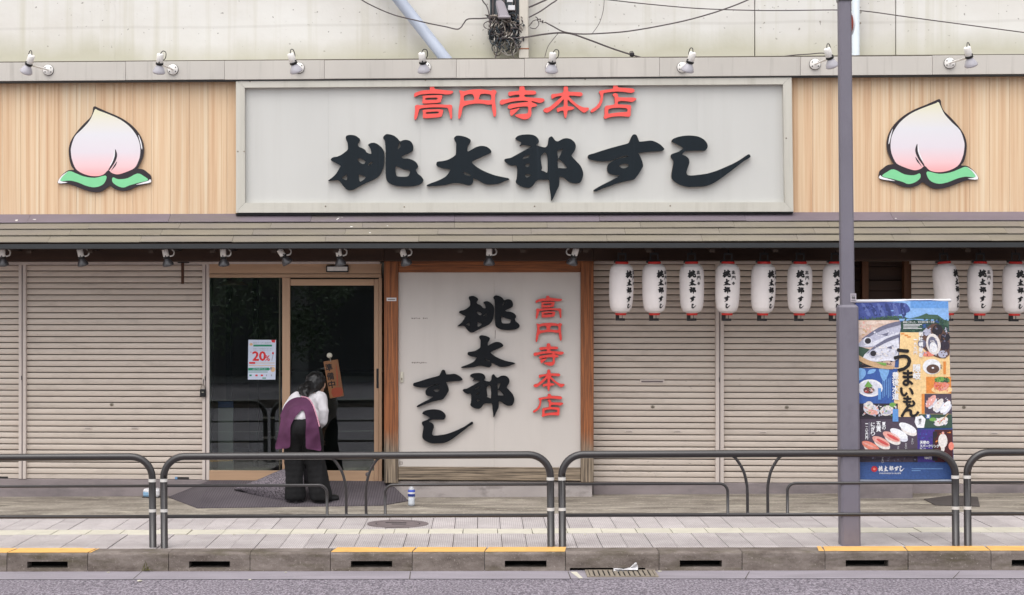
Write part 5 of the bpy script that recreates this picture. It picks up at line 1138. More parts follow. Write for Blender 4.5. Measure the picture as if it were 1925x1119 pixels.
t = thing('brown_strap', 'short brown pull strap hanging in front of the left shutter', 'strap', at(343, 495, .14)); p0, p1 = at(340.5, 494, .14), at(346, 534, .14)
boxo('strip', (p0.x, .138, p1.z), (p1.x, .146, p0.z + .01), 'strap brown', t, bev=.002); boxo('clip', (gx(334, .14), .135, gz(494, .14)), (gx(355, .14), .165, gz(490, .14)), 'mat edge', t)

# =================================================================== PIPES AND CABLES ON THE UPPER WALL
t = thing('slanting_pipe', 'pale blue slanting drain pipe crossing the concrete wall', 'pipe', at(838, 112, -.12))
a, b = at(843, 118, -.14), at(741, -12, -.14); b2 = a + (b - a) * 3.2; bm = bmesh.new(); tube(bm, [a, b, b2], .056, 24); obj('tube', bm, 'pipe blue grey', t)
t = thing('cream_downpipe', 'cream square downpipe with rusty foot beside the cable tray', 'pipe', at(986, 112, -.08)); x0, x1 = gx(976, -.12), gx(993.5, -.12)
boxo('tube', (x0, -.12, gz(113, -.12)), (x1, -.02, 8.0), 'pipe cream', t, bev=.012); boxo('foot', (x0 - .003, -.124, gz(112, -.12) - .005), (x1 + .003, -.018, gz(92, -.12)), 'pipe cream', t, bev=.01)
M('rust', K(176, 104, 62, .6), .8, .3, (40, 40, 40)); boxo('rust_ring', (x0 - .004, -.1255, gz(93, -.12)), (x1 + .004, -.017, gz(91, -.12)), 'rust', t)
t = thing('pale_downpipe', 'pale blue white downpipe right behind the lamp post', 'pipe', at(1609, 105, -.1)); bm = bmesh.new(); xx = gx(1608.5, -.1); tube(bm, [(xx, -.1, gz(112, -.1)), (xx, -.1, 8.0)], .037, 20); obj('tube', bm, 'pipe pale blue', t)
boxo('bracket', (xx - .05, -.11, gz(50, -.1)), (xx + .05, .02, gz(48, -.1)), 'grate steel', t)
tr = thing('cable_tray', 'dark vertical steel cable tray on the concrete wall', 'cable tray', at(948, 110, -.02)); boxo('back', (gx(921, -.03), -.035, gz(75, -.03)), (gx(976, -.03), YW - .001, 8.0), 'tray steel', tr)
for p in (921, 974): boxo('side', (gx(p, -.06), -.07, gz(75, -.03)), (gx(p + 2.5, -.06), -.034, 8.0), 'tray steel', tr)
for k in range(7): bm = bmesh.new(); x = gx(926 + k * 7, -.05); tube(bm, [(x, -.05, gz(78 - k % 3 * 4, -.05)), (x + .01, -.055, 6.0), (x, -.05, 8.0)], .008 + .003 * (k % 3), 8); obj('riser_cable', bm, ['dark cable', 'tray steel', 'pale cable'][k % 3], tr)
t = thing('cable_closure', 'grey rounded plastic cable splice box above the wire tangle', 'junction box', at(948, 34, -.16)); zt_, zb_ = gz(2, -.18), gz(34, -.18)
bm = bmesh.new(); A = []; 
for k in range(7):
    f = k / 6; z = zb_ + (zt_ - zb_) * f; hw = .052 - .012 * f; hw *= 1 if k < 6 else .7; A.append((z, hw))
x = gx(948, -.18); rings = [[bm.verts.new((x - .008 * i + hw * sx * (1 if abs(sx) == 1 else 1), -.18 + .045 * sy, z)) for sx, sy in ((-1, -.6), (-.7, -1), (.7, -1), (1, -.6), (1, 1), (-1, 1))] for i, (z, hw) in enumerate(A)]
for r0, r1 in zip(rings, rings[1:]):
    for k in range(6): bm.faces.new((r0[k], r0[(k + 1) % 6], r1[(k + 1) % 6], r1[k]))
bm.faces.new(rings[0][::-1]); bm.faces.new(rings[-1]); obj('cover', bm, 'closure plastic', t)
boxo('skirt', (x - .058, -.235, zb_ - .004), (x + .058, -.125, zb_ + .016), 'closure plastic', t, bev=.006); boxo('white_box', (gx(955, -.12), -.15, gz(20, -.12)), (gx(968, -.12), -.06, gz(11, -.12)), 'white plastic', t, bev=.004); boxo('white_box', (gx(953, -.12), -.15, gz(5, -.12)), (gx(964, -.12), -.06, gz(-8, -.12)), 'white plastic', t, bev=.004)
boxo('strap', (x + .03, -.14, gz(11, -.12)), (x + .075, -.13, gz(5, -.12)), 'tray steel', t)
bm = bmesh.new(); r2 = random.Random(3)
for k in range(78):
    cx, cy = r2.uniform(924, 974), r2.uniform(36, 96); L = []
    kind = r2.random(); w_ = r2.uniform(4, 16); h_ = r2.uniform(8, 34); ph = r2.uniform(0, 6); n = 9
    for i in range(n):
        u = i / (n - 1)
        if kind < .55: px, py = cx + w_ * math.sin(u * 5 + ph) * .8 + (u - .5) * w_, 28 + u * (cy - 10 + h_ * .4 - 28)
        else: px, py = cx + w_ * math.cos(u * 6.6 + ph), cy + h_ * .5 * math.sin(u * 6.6 + ph)
        L.append(at(px, min(py, 113), -.06 - .14 * r2.random() * (0.4 + .6 * u)))
    tube(bm, openspline(L, 3), r2.uniform(.0035, .0075), 5, r2.choice([0, 0, 1, 1, 2, 3]))
tag(obj('wire_tangle', bm, ['dark cable', 'tray steel', 'pale cable', 'light cable']), 'messy tangle of loose wires hanging below the splice box', 'wires', kind='stuff')
def cable(label, pts, r, m='dark cable', Y=-.10, name='cable'):
    bm = bmesh.new(); tube(bm, openspline([at(px, py, Y - .02 * math.sin(i * 1.7)) for i, (px, py) in enumerate(pts)], 6), r * .78, 6); tag(obj(name, bm, m), label, 'cable', 'loose cables on the concrete wall')
cable('dark cable sagging from the top edge over the slanting pipe to the tray', [(560, -140), (620, -50), (672, -6), (700, 11), (740, 28), (780, 38), (810, 45), (836, 50), (858, 55), (866, 52), (872, 44), (880, 36), (905, 35), (924, 33)], .0085, Y=-.24)
cable('thick dark cable drooping right of the tray down to the coping', [(930, 73), (980, 71), (1020, 65), (1050, 62), (1075, 64), (1110, 76), (1150, 91), (1190, 104), (1216, 111)], .011, Y=-.13)
cable('twisted cable rising to the upper right from the insulator', [(1025, 42), (1040, 50), (1060, 60), (1090, 64), (1130, 63), (1180, 59), (1240, 49), (1300, 36), (1360, 18), (1420, -6), (1560, -70), (1700, -150)], .009, Y=-.16)
cable('pair cable fanning to the upper right beside the cream downpipe', [(994, 14), (1015, 5), (1040, -8), (1120, -60), (1220, -140)], .011, Y=-.14)
cable('second dark cable fanning up right of the cream downpipe', [(994, 33), (1015, 22), (1035, 8), (1052, -6), (1090, -60), (1130, -150)], .009, Y=-.15)
cable('thin wire running level to the right picture edge across the wall', [(900, -70), (1020, -20), (1130, -2), (1250, 11), (1330, 17), (1440, 20), (1570, 19), (1625, 21), (1720, 34), (1840, 50), (1960, 66), (2150, 92), (2330, 118)], .007, Y=-.09)
cable('thin hanging wire curving down near the long crack', [(1140, -150), (1138, -60), (1136, -6), (1134, 20), (1126, 45), (1112, 65)], .004, Y=-.1)
cable('fine wire dropping towards the wall lamp right of the tangle', [(1050, 62), (1040, 74), (1030, 88), (1024, 108)], .004, Y=-.1)
cable('dark cable curling down the left side of the tray', [(890, -150), (896, -50), (905, -4), (915, 12), (920, 30), (922, 55), (928, 72), (936, 88), (930, 112)], .008, Y=-.12)
cable('cable lying along the coping to the lamp behind the post', [(1460, 108), (1490, 104), (1520, 102), (1545, 100), (1556, 103)], .007, Y=-.3)
cable('thin loose loop right of the cream downpipe', [(994, 50), (1002, 40), (1010, 38), (1013, 46), (1006, 54), (996, 52)], .005, Y=-.12)
cable('springy coiled wire above the drooping cable', [(1007, 32), (1011, 35), (1010, 38), (1016, 36), (1015, 41), (1021, 39), (1019, 43), (1026, 42)], .006, Y=-.15)
t = thing('cable_clamp', 'small dark clamp on the drooping cable near the coping', 'clamp', at(1188, 103, -.14)); bm = bmesh.new(); lathe(bm, [(.012, -.02), (.022, -.015), (.022, .015), (.012, .02)], 12, 0, (1, 0, -.3), at(1188, 103, -.13)); obj('body', bm, 'mat edge', t); bm = bmesh.new(); tube(bm, openspline([at(1185, 103, -.13), at(1184, 98, -.14), at(1189, 97, -.14), at(1191, 101, -.13)], 4), .004, 6); obj('tie', bm, 'dark cable', t)

# =================================================================== MATS
def poly_prism(name, pxs, th, mat, label, cat, dz=.002):
    pts = [gnd(*p, dz + th) for p in pxs]; bm = bmesh.new()
    top = [bm.verts.new(p) for p in pts]; bot = [bm.verts.new(p - Vector((0, 0, th))) for p in pts]; n = len(pts)
    bm.faces.new(top); bm.faces.new(bot[::-1])
    for i in range(n): bm.faces.new((top[i], bot[i], bot[(i + 1) % n], top[(i + 1) % n]))
    bmesh.ops.recalc_face_normals(bm, faces=bm.faces[:]); return tag(obj(name, bm, mat), label, cat)
def rib_mat():
    m, nt, b = nmat('ribbed rubber'); v, _ = coords(nt, (2, 2, 2)); c = mix(nt, ramp(nt, noise(nt, v), .3, .7), K(94, 86, 92, .6), K(122, 112, 118, .6))
    wv = nt.nodes.new('ShaderNodeTexWave'); wv.wave_type = 'BANDS'; wv.bands_direction = 'X'; wv.inputs['Scale'].default_value = 13.0; tc = nt.nodes.new('ShaderNodeTexCoord'); nt.links.new(tc.outputs['Object'], wv.inputs['Vector'])
    c = mix(nt, ramp(nt, wv.outputs['Fac'], .2, .6, (.45,) * 3, (0, 0, 0)), c, K(58, 52, 58, .6)); nt.links.new(c, b.inputs['Base Color']); b.inputs['Roughness'].default_value = .9; bumpn(nt, b, wv.outputs['Fac'], .4, .004)
rib_mat()
YR0, YR1 = gnd(545, 952).y, YS - .035
def ramp_h(x, y): f = min(1, max(0, (y - YR0) / (YR1 - YR0))); return zg(x) * (1 - f) + (zs - .004) * f + .009
def on_ramp(px, py, dz=0.0):
    d = ray(px, py); t0, t1 = 10.0, 22.0
    for _ in range(40):
        m_ = (t0 + t1) / 2; p_ = CAM + d * m_
        if p_.z > ramp_h(p_.x, p_.y) + dz: t0 = m_
        else: t1 = m_
    return CAM + d * t0
fl, fr_, bl_, br_ = gnd(371, 954.5, .008), gnd(719, 949.5, .008), Vector((gx(396, YR1), YR1, zs + .004)), Vector((gx(730, YR1), YR1, zs + .004))
tl_, tr2 = gnd(317, 934, .008), gnd(768, 941, .008); bm = bmesh.new(); NG = 8
top = [[bm.verts.new((fl + (fr_ - fl) * (i / NG)) * (1 - j / NG) + (bl_ + (br_ - bl_) * (i / NG)) * (j / NG)) for i in range(NG + 1)] for j in range(NG + 1)]
for j in range(NG):
    for i in range(NG): bm.faces.new((top[j][i], top[j][i + 1], top[j + 1][i + 1], top[j + 1][i]))
va, vb = bm.verts.new(tl_), bm.verts.new(tr2)
for j in range(NG): bm.faces.new((va, top[j][0], top[j + 1][0])); bm.faces.new((vb, top[j + 1][NG], top[j][NG]))
ed = [e_ for e_ in bm.edges if e_.is_boundary]; r_ = bmesh.ops.extrude_edge_only(bm, edges=ed)
for v in [g_ for g_ in r_['geom'] if isinstance(g_, bmesh.types.BMVert)]: v.co.z -= .009
bmesh.ops.recalc_face_normals(bm, faces=bm.faces[:])
tag(obj('ramp_mat', bm, 'ribbed rubber'), 'wide dark ribbed rubber ramp mat leading up to the entrance', 'mat')
poly_prism('rubber_sheet', [(1737, 938), (1758, 949), (1842, 951.5), (1838, 934), (1790, 931)], .006, 'sheet grey', 'dark rubber sheet lying by the rightmost shutter', 'mat')
# the coir mat being lifted: an arched, folded sheet
bm = bmesh.new(); NU, NV = 22, 14; gv = {}
for i in range(NU + 1):
    u = i / NU; px = 448 + u * 124
    f = on_ramp(452 + u * 120, 924 + 19 * min(u / .72, 1.0) ** .8, .006); h = .02 + .30 * min(1, u / .80) ** .85 + .5 * max(0, u - .80); d = .10 + .30 * u
    for j in range(NV + 1):
        v = j / NV
        ang = v * math.pi * .93; y = f.y + d * (.5 - .5 * math.cos(ang)) - .03 * math.sin(ang) * (1 - u) - .085 * u * math.sin(min(1, v / .42) * math.pi); z = f.z + h * math.sin(ang) ** .85 + .006 * math.sin(9 * u + 4 * v)
        x = f.x - .06 * math.sin(ang) * (1 - u)
        for s in (0, 1): gv[i, j, s] = bm.verts.new((x, y + (.010 * s if v < .5 else -.010 * s), z - .010 * s))
for i in range(NU):
    for j in range(NV):
        for s in (0, 1):
            f_ = bm.faces.new([gv[i, j, s], gv[i + 1, j, s], gv[i + 1, j + 1, s], gv[i, j + 1, s]]); f_.smooth = True; f_.material_index = s
for j in range(NV):
    for i in (0, NU): bm.faces.new([gv[i, j, 0], gv[i, j + 1, 0], gv[i, j + 1, 1], gv[i, j, 1]]).material_index = 1
for i in range(NU):
    for j in (0, NV): bm.faces.new([gv[i, j, 0], gv[i + 1, j, 0], gv[i + 1, j, 1], gv[i, j, 1]]).material_index = 1
bmesh.ops.recalc_face_normals(bm, faces=bm.faces[:])
tag(obj('folded_mat', bm, ['mat pile', 'mat edge']), 'rough grey doormat folded over and lifted beside the person', 'mat')

# =================================================================== PERSON
def blob(name, caps, mat, parent, voxel=.009, smooth=6, keep=False):
    bm = bmesh.new()
    for p0, r0, p1, r1 in caps:
        p0, p1 = Vector(p0), Vector(p1); n = max(1, int((p1 - p0).length / (min(r0, r1) * .55)) + 1)
        for i in range(n + 1):
            t_ = i / n; bmesh.ops.create_icosphere(bm, subdivisions=2 if r0 > .02 else 1, radius=r0 + (r1 - r0) * t_, matrix=Matrix.Translation(p0 + (p1 - p0) * t_))
    me = bpy.data.meshes.new(name); bm.to_mesh(me); bm.free(); o = bpy.data.objects.new(name, me)
    m = o.modifiers.new('r', 'REMESH'); m.mode = 'VOXEL'; m.voxel_size = voxel
    s = o.modifiers.new('s', 'SMOOTH'); s.factor = .5; s.iterations = smooth
    me2 = evalmesh(o); me2.name = name
    bpy.data.objects.remove(o); bpy.data.meshes.remove(me)
    me2.materials.clear(); me2.materials.append(mt(mat))
    for p in me2.polygons: p.use_smooth = True
    return link(name, me2, parent)
def wrinkle(o, amp, scale):
    me = o.data; nrm = [v.normal.copy() for v in me.vertices]; cos = [v.co.copy() for v in me.vertices]; out = []
    for c, n_ in zip(cos, nrm):
        d = mnoise.noise(Vector((c.x * scale[0], c.y * scale[1], c.z * scale[2]))) + .5 * mnoise.noise(Vector((c.x * scale[0] * 2.1 + 7, c.y * scale[1] * 2.1, c.z * scale[2] * 2.1)))
        out += list(c + n_ * d * amp)
    me.vertices.foreach_set('co', out); me.update()
O = on_ramp(583, 944)
def L_(x, y, z): return O + Vector((x, y, z))
per = thing('person', 'person in white shirt, plum apron and black trousers bending over to lift a mat', 'person', O)
hands = []
for s, wr in ((-1, L_(-.150, .30, .56)), (1, L_(.000, .33, .56))):
    pc = wr + Vector((.004 * -s, 0, -.05)); hands.append((wr, .026, pc, .030)); hands.append((pc + Vector((0, 0, 0)), .030, pc + Vector((-.006 * s, -.004, -.035)), .028))
    for k in range(4):
        o_ = Vector(((k - 1.5) * .019, -.006, -.045)); ln = (.030, .034, .032, .026)[k]
        k0 = pc + o_; k1 = k0 + Vector((0, -.012, -ln)); k2 = k1 + Vector((0, -.026, -.012)); k3 = k2 + Vector((0, -.018, .010))
        hands += [(k0, .0095, k1, .009), (k1, .009, k2, .0085), (k2, .0085, k3, .008)]
    th0 = pc + Vector((-s * .026, -.004, -.008)); th1 = th0 + Vector((-s * .018, -.020, -.024)); th2 = th1 + Vector((s * .004, -.018, -.022)); hands += [(th0, .012, th1, .010), (th1, .010, th2, .009)]
HC = L_(.022, .395, 1.085)
body = [(L_(-.06, -.08, .70), .10, L_(-.06, .06, .82), .085), (L_(-.06, .06, .82), .085, L_(-.055, .22, .88), .09), (L_(-.14, .27, .945), .05, L_(.045, .29, .945), .05),
        (L_(-.035, .30, .96), .048, L_(.0, .355, 1.04), .046), (HC, .082, HC + Vector((.006, .045, -.05)), .066), (HC + Vector((.0, -.02, .03)), .08, HC + Vector((.0, .03, .03)), .08),
        (HC + Vector((.03, .10, -.045)), .014, HC + Vector((.028, .118, -.06)), .012),           # nose
        (HC + Vector((.072, .012, -.030)), .014, HC + Vector((.080, .004, .004)), .013), (HC + Vector((-.072, .012, -.030)), .014, HC + Vector((-.080, .004, .004)), .013),   # ears
        (L_(-.155, .28, .95), .045, L_(-.240, .25, .82), .040), (L_(-.240, .25, .82), .038, L_(-.150, .30, .56), .026), (L_(.06, .30, .95), .045, L_(.100, .26, .80), .040), (L_(.100, .26, .80), .038, L_(.000, .33, .56), .026),
        (L_(-.145, -.09, .72), .085, L_(-.145, .0, .42), .058), (L_(-.145, .0, .42), .056, L_(-.125, -.02, .07), .04), (L_(.02, -.09, .72), .085, L_(.045, .02, .42), .058), (L_(.045, .02, .42), .056, L_(.105, .0, .07), .04),
        (L_(-.125, -.03, .045), .036, L_(-.13, .13, .035), .032), (L_(.100, -.01, .045), .036, L_(.215, .06, .035), .032)] + hands
blob('body', body, 'skin', per, .0062, 3)
trous = blob('trousers', [(L_(-.105, -.10, .71), .125, L_(-.015, -.10, .71), .125), (L_(-.06, -.07, .76), .12, L_(-.06, .0, .80), .11),
    (L_(-.150, -.09, .66), .112, L_(-.150, .0, .42), .098), (L_(-.150, .0, .42), .098, L_(-.140, -.01, .10), .103), (L_(-.140, -.01, .10), .103, L_(-.138, -.01, .06), .104),
    (L_(.015, -.09, .66), .112, L_(.042, .01, .42), .100), (L_(.042, .01, .42), .100, L_(.098, -.01, .10), .106), (L_(.098, -.01, .10), .106, L_(.105, -.01, .06), .106)], 'trouser black', per)
wrinkle(trous, .014, (11, 11, 4))
for v in trous.data.vertices: v.co.z = max(v.co.z, O.z + .026)
shirt = blob('shirt', [(L_(-.10, -.065, .80), .125, L_(-.02, -.065, .80), .125), (L_(-.06, -.03, .80), .128, L_(-.055, .2, .875), .118), (L_(-.14, .26, .935), .072, L_(.045, .28, .935), .072),
    (L_(-.150, .275, .955), .070, L_(-.228, .25, .86), .064), (L_(-.228, .25, .86), .064, L_(-.228, .25, .80), .060), (L_(-.228, .25, .80), .058, L_(-.155, .30, .64), .044),
    (L_(.06, .295, .955), .075, L_(.088, .26, .84), .068), (L_(.088, .26, .84), .068, L_(.084, .26, .745), .062), (L_(.086, .26, .75), .060, L_(.015, .32, .64), .044), (L_(-.03, .32, .97), .058, L_(-.01, .345, .995), .054)], 'shirt white', per)
wrinkle(shirt, .010, (13, 13, 9))
hair = blob('hair', [(HC + Vector((-.006, -.030, .028)), .100, HC + Vector((-.004, .02, .035)), .095), (HC + Vector((-.040, -.04, .0)), .072, HC + Vector((-.05, -.06, -.040)), .060), (HC + Vector((.015, -.05, -.005)), .058, HC + Vector((.0, -.06, -.035)), .052),
    (HC + Vector((-.035, -.08, -.020)), .066, HC + Vector((-.075, -.15, -.045)), .058), (HC + Vector((-.075, -.15, -.045)), .056, HC + Vector((-.085, -.20, -.075)), .048), (HC + Vector((-.085, -.20, -.075)), .046, HC + Vector((-.075, -.245, -.10)), .026),
    (HC + Vector((-.06, -.10, -.02)), .058, HC + Vector((-.125, -.14, -.040)), .044), (HC + Vector((-.125, -.14, -.040)), .042, HC + Vector((-.125, -.19, -.068)), .026)], 'hair', per, .007, 4)
wrinkle(hair, .007, (46, 20, 20))
bm = bmesh.new(); lathe(bm, [(.026, -.008), (.034, 0), (.026, .008)], 16, 0, Vector((-.4, -.75, -.4)), HC + Vector((-.068, -.105, -.056))); obj('hair_tie', bm, 'trouser black', per)
for sx, h0, h1 in ((-1, L_(-.125, -.05, .035), L_(-.135, .17, .030)), (1, L_(.085, -.03, .035), L_(.235, .075, .030))):
    m_ = h0 + (h1 - h0) * .55; d = (h1 - h0).normalized(); sh = blob('shoe', [(h0, .042, m_, .044), (m_, .044, h1, .036), (h0 + Vector((0, 0, .035)), .04, m_ + Vector((0, 0, .022)), .038)], 'shoe black', per, .006, 5)
    zmin = O.z
    for v in sh.data.vertices: v.co.z = max(v.co.z, zmin + .001)
    bm = bmesh.new(); n = Vector((-d.y, d.x, 0)); q = [h0 - d * .042 + n * .036, h0 - d * .042 - n * .036, h1 + d * .034 - n * .034, h1 + d * .034 + n * .034]
    V = [bm.verts.new((p.x, p.y, zmin)) for p in q] + [bm.verts.new((p.x, p.y, zmin + .014)) for p in q]
    for f in ((3, 2, 1, 0), (4, 5, 6, 7), (0, 1, 5, 4), (1, 2, 6, 5), (2, 3, 7, 6), (3, 0, 4, 7)): bm.faces.new([V[i] for i in f])
    bmesh.ops.bevel(bm, geom=[e_ for e_ in bm.edges if abs(e_.verts[0].co.z - e_.verts[1].co.z) > .01], offset=.025, segments=4, affect='EDGES'); obj('sole', bm, 'mat edge', sh)
# apron: an outline draped over the back, falling free below the hips
from mathutils.geometry import delaunay_2d_cdt
AP = [(270,234),(225,240),(182,260),(147,298),(125,345),(110,380),(115,400),(105,470),(92,540),(72,635),(120,638),(178,630),(190,590),(190,480),(200,440),(230,390),(262,353),(281,336),(285,333),(288,337),(300,356),(308,400),(312,450),(308,520),(310,580),(315,635),(370,645),(428,652),(425,590),(415,500),(400,420),(385,360),(372,318),(342,265),(305,240)]
AP = [(500 + x / 4.144, 690 + y / 4.144) for x, y in crom(AP, 3)]
bmb = bmesh.new()
for o_ in (shirt, trous): bmb.from_mesh(o_.data)
bvh = BVHTree.FromBMesh(bmb); bmb.free()
def inside(x, y, P):
    c = False; n = len(P)
    for i in range(n):
        (x1, y1), (x2, y2) = P[i], P[(i + 1) % n]
        if (y1 > y) != (y2 > y) and x < (x2 - x1) * (y - y1) / (y2 - y1) + x1: c = not c
    return c
ipts = [Vector(p) for p in AP]; step = 2.2; y = 746
while y < 850:
    x = 516
    while x < 606:
        if inside(x, y, AP) and min((Vector((x, y)) - q).length for q in ipts[:len(AP)]) > 1.4: ipts.append(Vector((x, y)))
        x += step
    y += step
res = delaunay_2d_cdt(ipts, [(i, (i + 1) % len(AP)) for i in range(len(AP))], [list(range(len(AP)))], 1, 1e-5)
vs2, tri = res[0], res[2]
def prof_y(py, px):
    k = [(738, .26), (745, .22), (760, .13), (775, -.02), (790, -.17), (805, -.235), (850, -.25)]
    for (a, ya), (b, yb_) in zip(k, k[1:]):
        if a <= py <= b: base_ = ya + (yb_ - ya) * (py - a) / (b - a); break
    else: base_ = -.25
    cx_ = 566; return O.y + base_ + .16 * (abs(px - cx_) / 46) ** 2
lim = []; Yd = []
for v in vs2:
    d = ray(v.x, v.y).normalized(); hit = bvh.ray_cast(CAM, d)[0]; pyy = prof_y(v.y, v.x); lm = hit.y - .026 if hit else None
    lim.append(lm); Yd.append(min(pyy, lm) if lm is not None else pyy)
nb = [set() for _ in vs2]
for f in tri:
    for i in range(len(f)): nb[f[i]].add(f[i - 1]); nb[f[i - 1]].add(f[i])
for it in range(25):
    Yn = [(.4 * Yd[i] + .6 * sum(Yd[j] for j in nb[i]) / max(1, len(nb[i]))) for i in range(len(vs2))]
    Yd = [min(a, l) if l is not None else a for a, l in zip(Yn, lim)]
bm = bmesh.new(); FV = []; BV = []
for v, yy in zip(vs2, Yd):
    yy += .007 * mnoise.noise(Vector((v.x * .11, v.y * .035, 3)))*(1 if v.y > 780 else .4); FV.append(bm.verts.new(at(v.x, v.y, yy))); BV.append(bm.verts.new(at(v.x, v.y, yy + .004)))
for f in tri:
    a_ = bm.faces.new([FV[i] for i in f]); a_.smooth = True; b_ = bm.faces.new([BV[i] for i in f][::-1]); b_.smooth = True
bmesh.ops.recalc_face_normals(bm, faces=bm.faces[:]); apr = obj('apron', bm, 'apron plum', per)
M('floral trim', K(206, 150, 168, .8), .8, .35, (70, 70, 70)); tr_px = [(566, 746), (578, 749), (587, 761), (592, 775), (596, 788), (599.5, 802)]
bm = bmesh.new(); pp = []
for q in openspline([Vector((*p, 0)) for p in tr_px], 4):
    j = min(range(len(vs2)), key=lambda i: (vs2[i].x - q.x) ** 2 + (vs2[i].y - q.y) ** 2); pp.append(at(q.x + 1.2, q.y, Yd[j] - .004))
tube(bm, pp, .007, 6); obj('trim', bm, 'floral trim', apr)

# =================================================================== SMALL THINGS
p = gnd(773.5, 951); t = thing('plastic_bottle', 'clear drink bottle with blue label and white cap standing on the footway', 'bottle', p)
bm = bmesh.new(); lathe(bm, [(0, .004), (.026, .0), (.032, .006), (.0325, .03), (.0305, .04), (.0325, .05), (.0325, .09), (.031, .10), (.0325, .11), (.0325, .135), (.027, .158), (.015, .175), (.0125, .18), (.0125, .19), (0, .191)], 20, 0, None, p); obj('shell', bm, 'clear pet', t)
M('bottle water', K(226, 230, 236, .95), .2, .03); bm = bmesh.new(); lathe(bm, [(0, .006), (.024, .005), (.029, .02), (.028, .05), (.029, .085), (0, .086)], 16, 0, None, p); obj('drink', bm, 'bottle water', t)
flat('label blue', (70, 92, 190), .8); bm = bmesh.new(); lathe(bm, [(.0328, .088), (.0336, .088), (.0336, .140), (.0300, .150)], 20, 0, None, p); lb_ = obj('label_sleeve', bm, 'label blue', t)
bm = bmesh.new(); lathe(bm, [(.0338, .112), (.0341, .114), (.0341, .126), (.0338, .128)], 20, 0, None, p); obj('label_stripe', bm, 'white plastic', lb_)
bm = bmesh.new(); lathe(bm, [(.015, .184), (.0155, .186), (.0155, .203), (.014, .206), (0, .206)], 18, 0, None, p); obj('cap', bm, 'white plastic', t)
p = gnd(284, 936); t = thing('plastic_pouch', 'small pale blue and white plastic pouch lying by the sill', 'pouch', p); flat('pouch blue', (150, 190, 222), .75)
bm = box(bmesh.new(), (p.x - .082, p.y, p.z + .004), (p.x + .082, p.y + .10, p.z + .088), bev=.022); obj('body', bm, 'white plastic', t); bm = box(bmesh.new(), (p.x - .083, p.y - .002, p.z + .006), (p.x - .01, p.y + .06, p.z + .07), bev=.02); obj('print_side', bm, 'pouch blue', t); boxo('seam', (p.x - .088, p.y - .004, p.z), (p.x + .092, p.y + .102, p.z + .006), 'mat edge', t)
# crumpled paper in the gutter
pts = [(640,545),(655,490),(760,488),(880,495),(1020,460),(1130,370),(1170,358),(1190,400),(1192,500),(1140,515),(990,522),(900,550),(760,548)]
bm = bmesh.new(); n = len(pts)
A = [at(1100 + x / 12.03, 1030 + y / 12.03, -3.86 + .02 * math.sin(i * 2.1)) for i, (x, y) in enumerate(pts)]; fr = [bm.verts.new(a) for a in A]; bk = [bm.verts.new(a + Vector((0, .05 + .02 * math.sin(i * 1.3), .0))) for i, a in enumerate(A)]
for f in tessellate_polygon([[Vector((x, y, 0)) for x, y in pts]]): bm.faces.new([fr[i] for i in f]); bm.faces.new([bk[i] for i in f][::-1])
for i in range(n): bm.faces.new((fr[i], fr[(i + 1) % n], bk[(i + 1) % n], bk[i]))
bmesh.ops.recalc_face_normals(bm, faces=bm.faces[:]); tag(obj('paper_scrap', bm, 'white plastic'), 'crumpled white paper scrap stuck at the gutter drain', 'litter')
p = at(272, 1073, -3.80); t = thing('weed', 'tiny dry weed sprouting where kerb meets gutter', 'weed', p)
for k in range(9):
    bm = bmesh.new(); a = rnd.uniform(-.2, 1.3); ln = rnd.uniform(.03, .085); q = p + Vector((rnd.uniform(-.02, .03), 0, 0)); tube(bm, [q, q + Vector((ln * .5 * math.sin(a), -.01, ln * .5 * math.cos(a))), q + Vector((ln * math.sin(a * 1.25), -.02, ln * math.cos(a * 1.25)))], [.0025, .003, .0008], 5); obj('blade', bm, 'weed', t)
for k, (px, py, s) in enumerate(((440, 1005, .01), (204 / 1.0, 1076, .012), (537, 1076, .010), (1240, 1074, .014), (1770, 970, .02), (1100, 1005, .01), (262, 1092, .02), (470, 1090, .012))):
    p = gnd(px, py, .004 if py < 1035 else ROADZ + .004); bm = bmesh.new(); bmesh.ops.create_icosphere(bm, subdivisions=1, radius=s); 
    for v in bm.verts: v.co = Vector((v.co.x * rnd.uniform(.8, 1.6), v.co.y, v.co.z * .35)) + p
    tag(obj('litter_bit', bm, 'cream tile'), ['pale fleck of litter on the tiles left of centre', 'pale fleck in the left gutter below the slotted kerb', 'pale fleck in the gutter under the person', 'white crumb at the kerb joint right of the paper scrap', 'white crumb under the right hand railing', 'pale fleck on the cream edging tile right of centre', 'white flake on the asphalt at far left', 'pale flake on the asphalt left of centre'][k], 'litter', 'bits of litter')

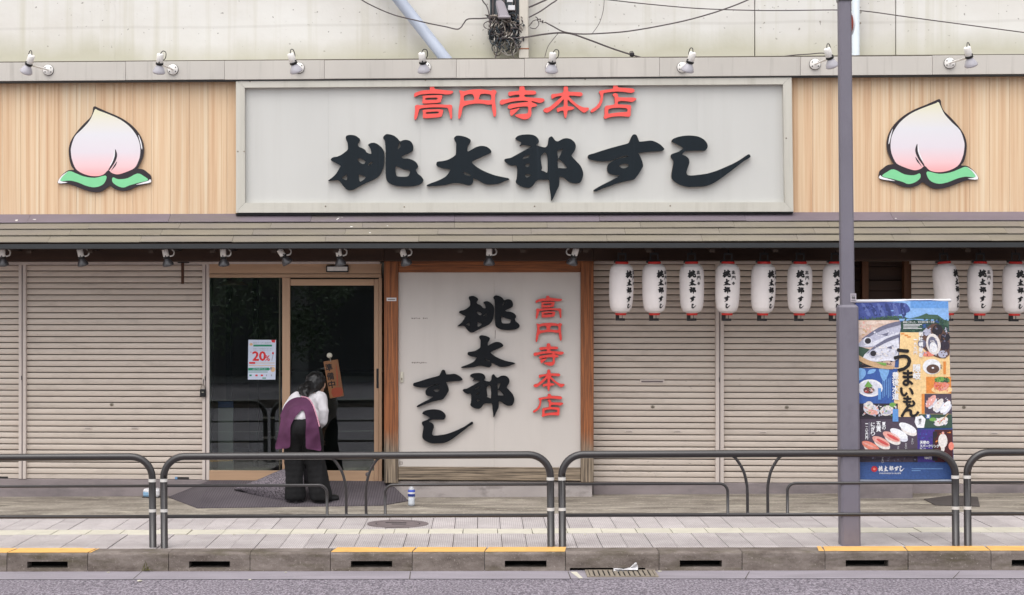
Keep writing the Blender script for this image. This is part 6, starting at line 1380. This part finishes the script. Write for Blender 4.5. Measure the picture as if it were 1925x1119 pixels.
# =================================================================== ACROSS THE STREET (behind the viewer; it shades the street and shows in the door glass)
fb = thing('far_side_building', 'dark low building across the street, mirrored in the door glass', 'building', (0, -24, -.1))
boxo('wall', (-16, -31, -.3), (17, -24, 4.4), 'facing brick', fb); boxo('cornice', (-16.1, -23.99, 4.2), (17.1, -23.8, 4.5), 'grey render', fb); boxo('canopy', (-16, -23.99, 2.7), (17, -22.9, 2.85), 'grey render', fb)
for k in range(11):
    x = -15 + k * 3
    for z in (3.5,): w_ = boxo('window', (x - .8, -23.99, z - .6), (x + .8, -23.96, z + .6), 'far window', fb); boxo('sill', (x - .85, -23.985, z - .68), (x + .85, -23.9, z - .62), 'grey render', w_)
    boxo('shop_bay', (x - 1.3, -23.99, .1), (x + 1.3, -23.95, 2.4), 'far window', fb)
sheet('far_footway', -40, 40, -24, -16.6, 0.0, 'gutter concrete'); boxo('far_kerb', (-40, -16.8, -.145), (40, -16.6, .004), 'mossy kerb concrete', None, GS)['kind'] = 'structure'
M('road paint', K(226, 222, 218, .7), .7, .08, (8, 8, 8), grime=.5, gcol=K(120, 112, 118, .6), gscale=(12, 12, 12))
sheet('lane_line', -40, 40, -10.4, -10.25, ROADZ + .001, 'road paint')
tre = thing('street_tree', 'leafy street tree across the road, mirrored in the door glass', 'tree', (-2.6, -18.9, 0)); bm = bmesh.new()
B = Vector((-4.4, -19.2, 0)); tube(bm, [B + Vector((0, 0, -.05)), B + Vector((.03, 0, 1.2)), B + Vector((.0, .05, 2.4)), B + Vector((.1, 0, 4.2))], [.16, .12, .10, .04], 12); obj('trunk', bm, 'bark', tre)
tre.location = B
for k in range(7):
    a = k * .9; bm = bmesh.new(); q = B + Vector((0, .04, 2.2 + .25 * k)); tube(bm, [q, q + Vector((.5 * math.cos(a), .5 * math.sin(a), .35)), q + Vector((1.0 * math.cos(a), 1.0 * math.sin(a), .8))], [.05, .03, .012], 7); obj('limb', bm, 'bark', tre)
bm = bmesh.new(); r3 = random.Random(5)
cl_ = [(B + Vector((r3.uniform(-1.3, 1.3), r3.uniform(-1.2, 1.2), r3.uniform(1.1, 3.9))), r3.uniform(.3, .6)) for _ in range(40)]
for c, rr in cl_:
    for _ in range(110):
        d = Vector((r3.gauss(0, 1), r3.gauss(0, 1), r3.gauss(0, 1))).normalized() * rr * r3.random() ** .4; q = c + d; e1 = Vector((r3.gauss(0, 1), r3.gauss(0, 1), r3.gauss(0, .6))).normalized() * .06; e2 = e1.cross(Vector((r3.gauss(0, 1), r3.gauss(0, 1), r3.gauss(0, 1)))).normalized() * .03
        bm.faces.new([bm.verts.new(q + v) for v in (-e1, e2, e1, -e2)])
obj('crown', bm, 'foliage', tre)

bpy.data.scenes.remove(_tmp)
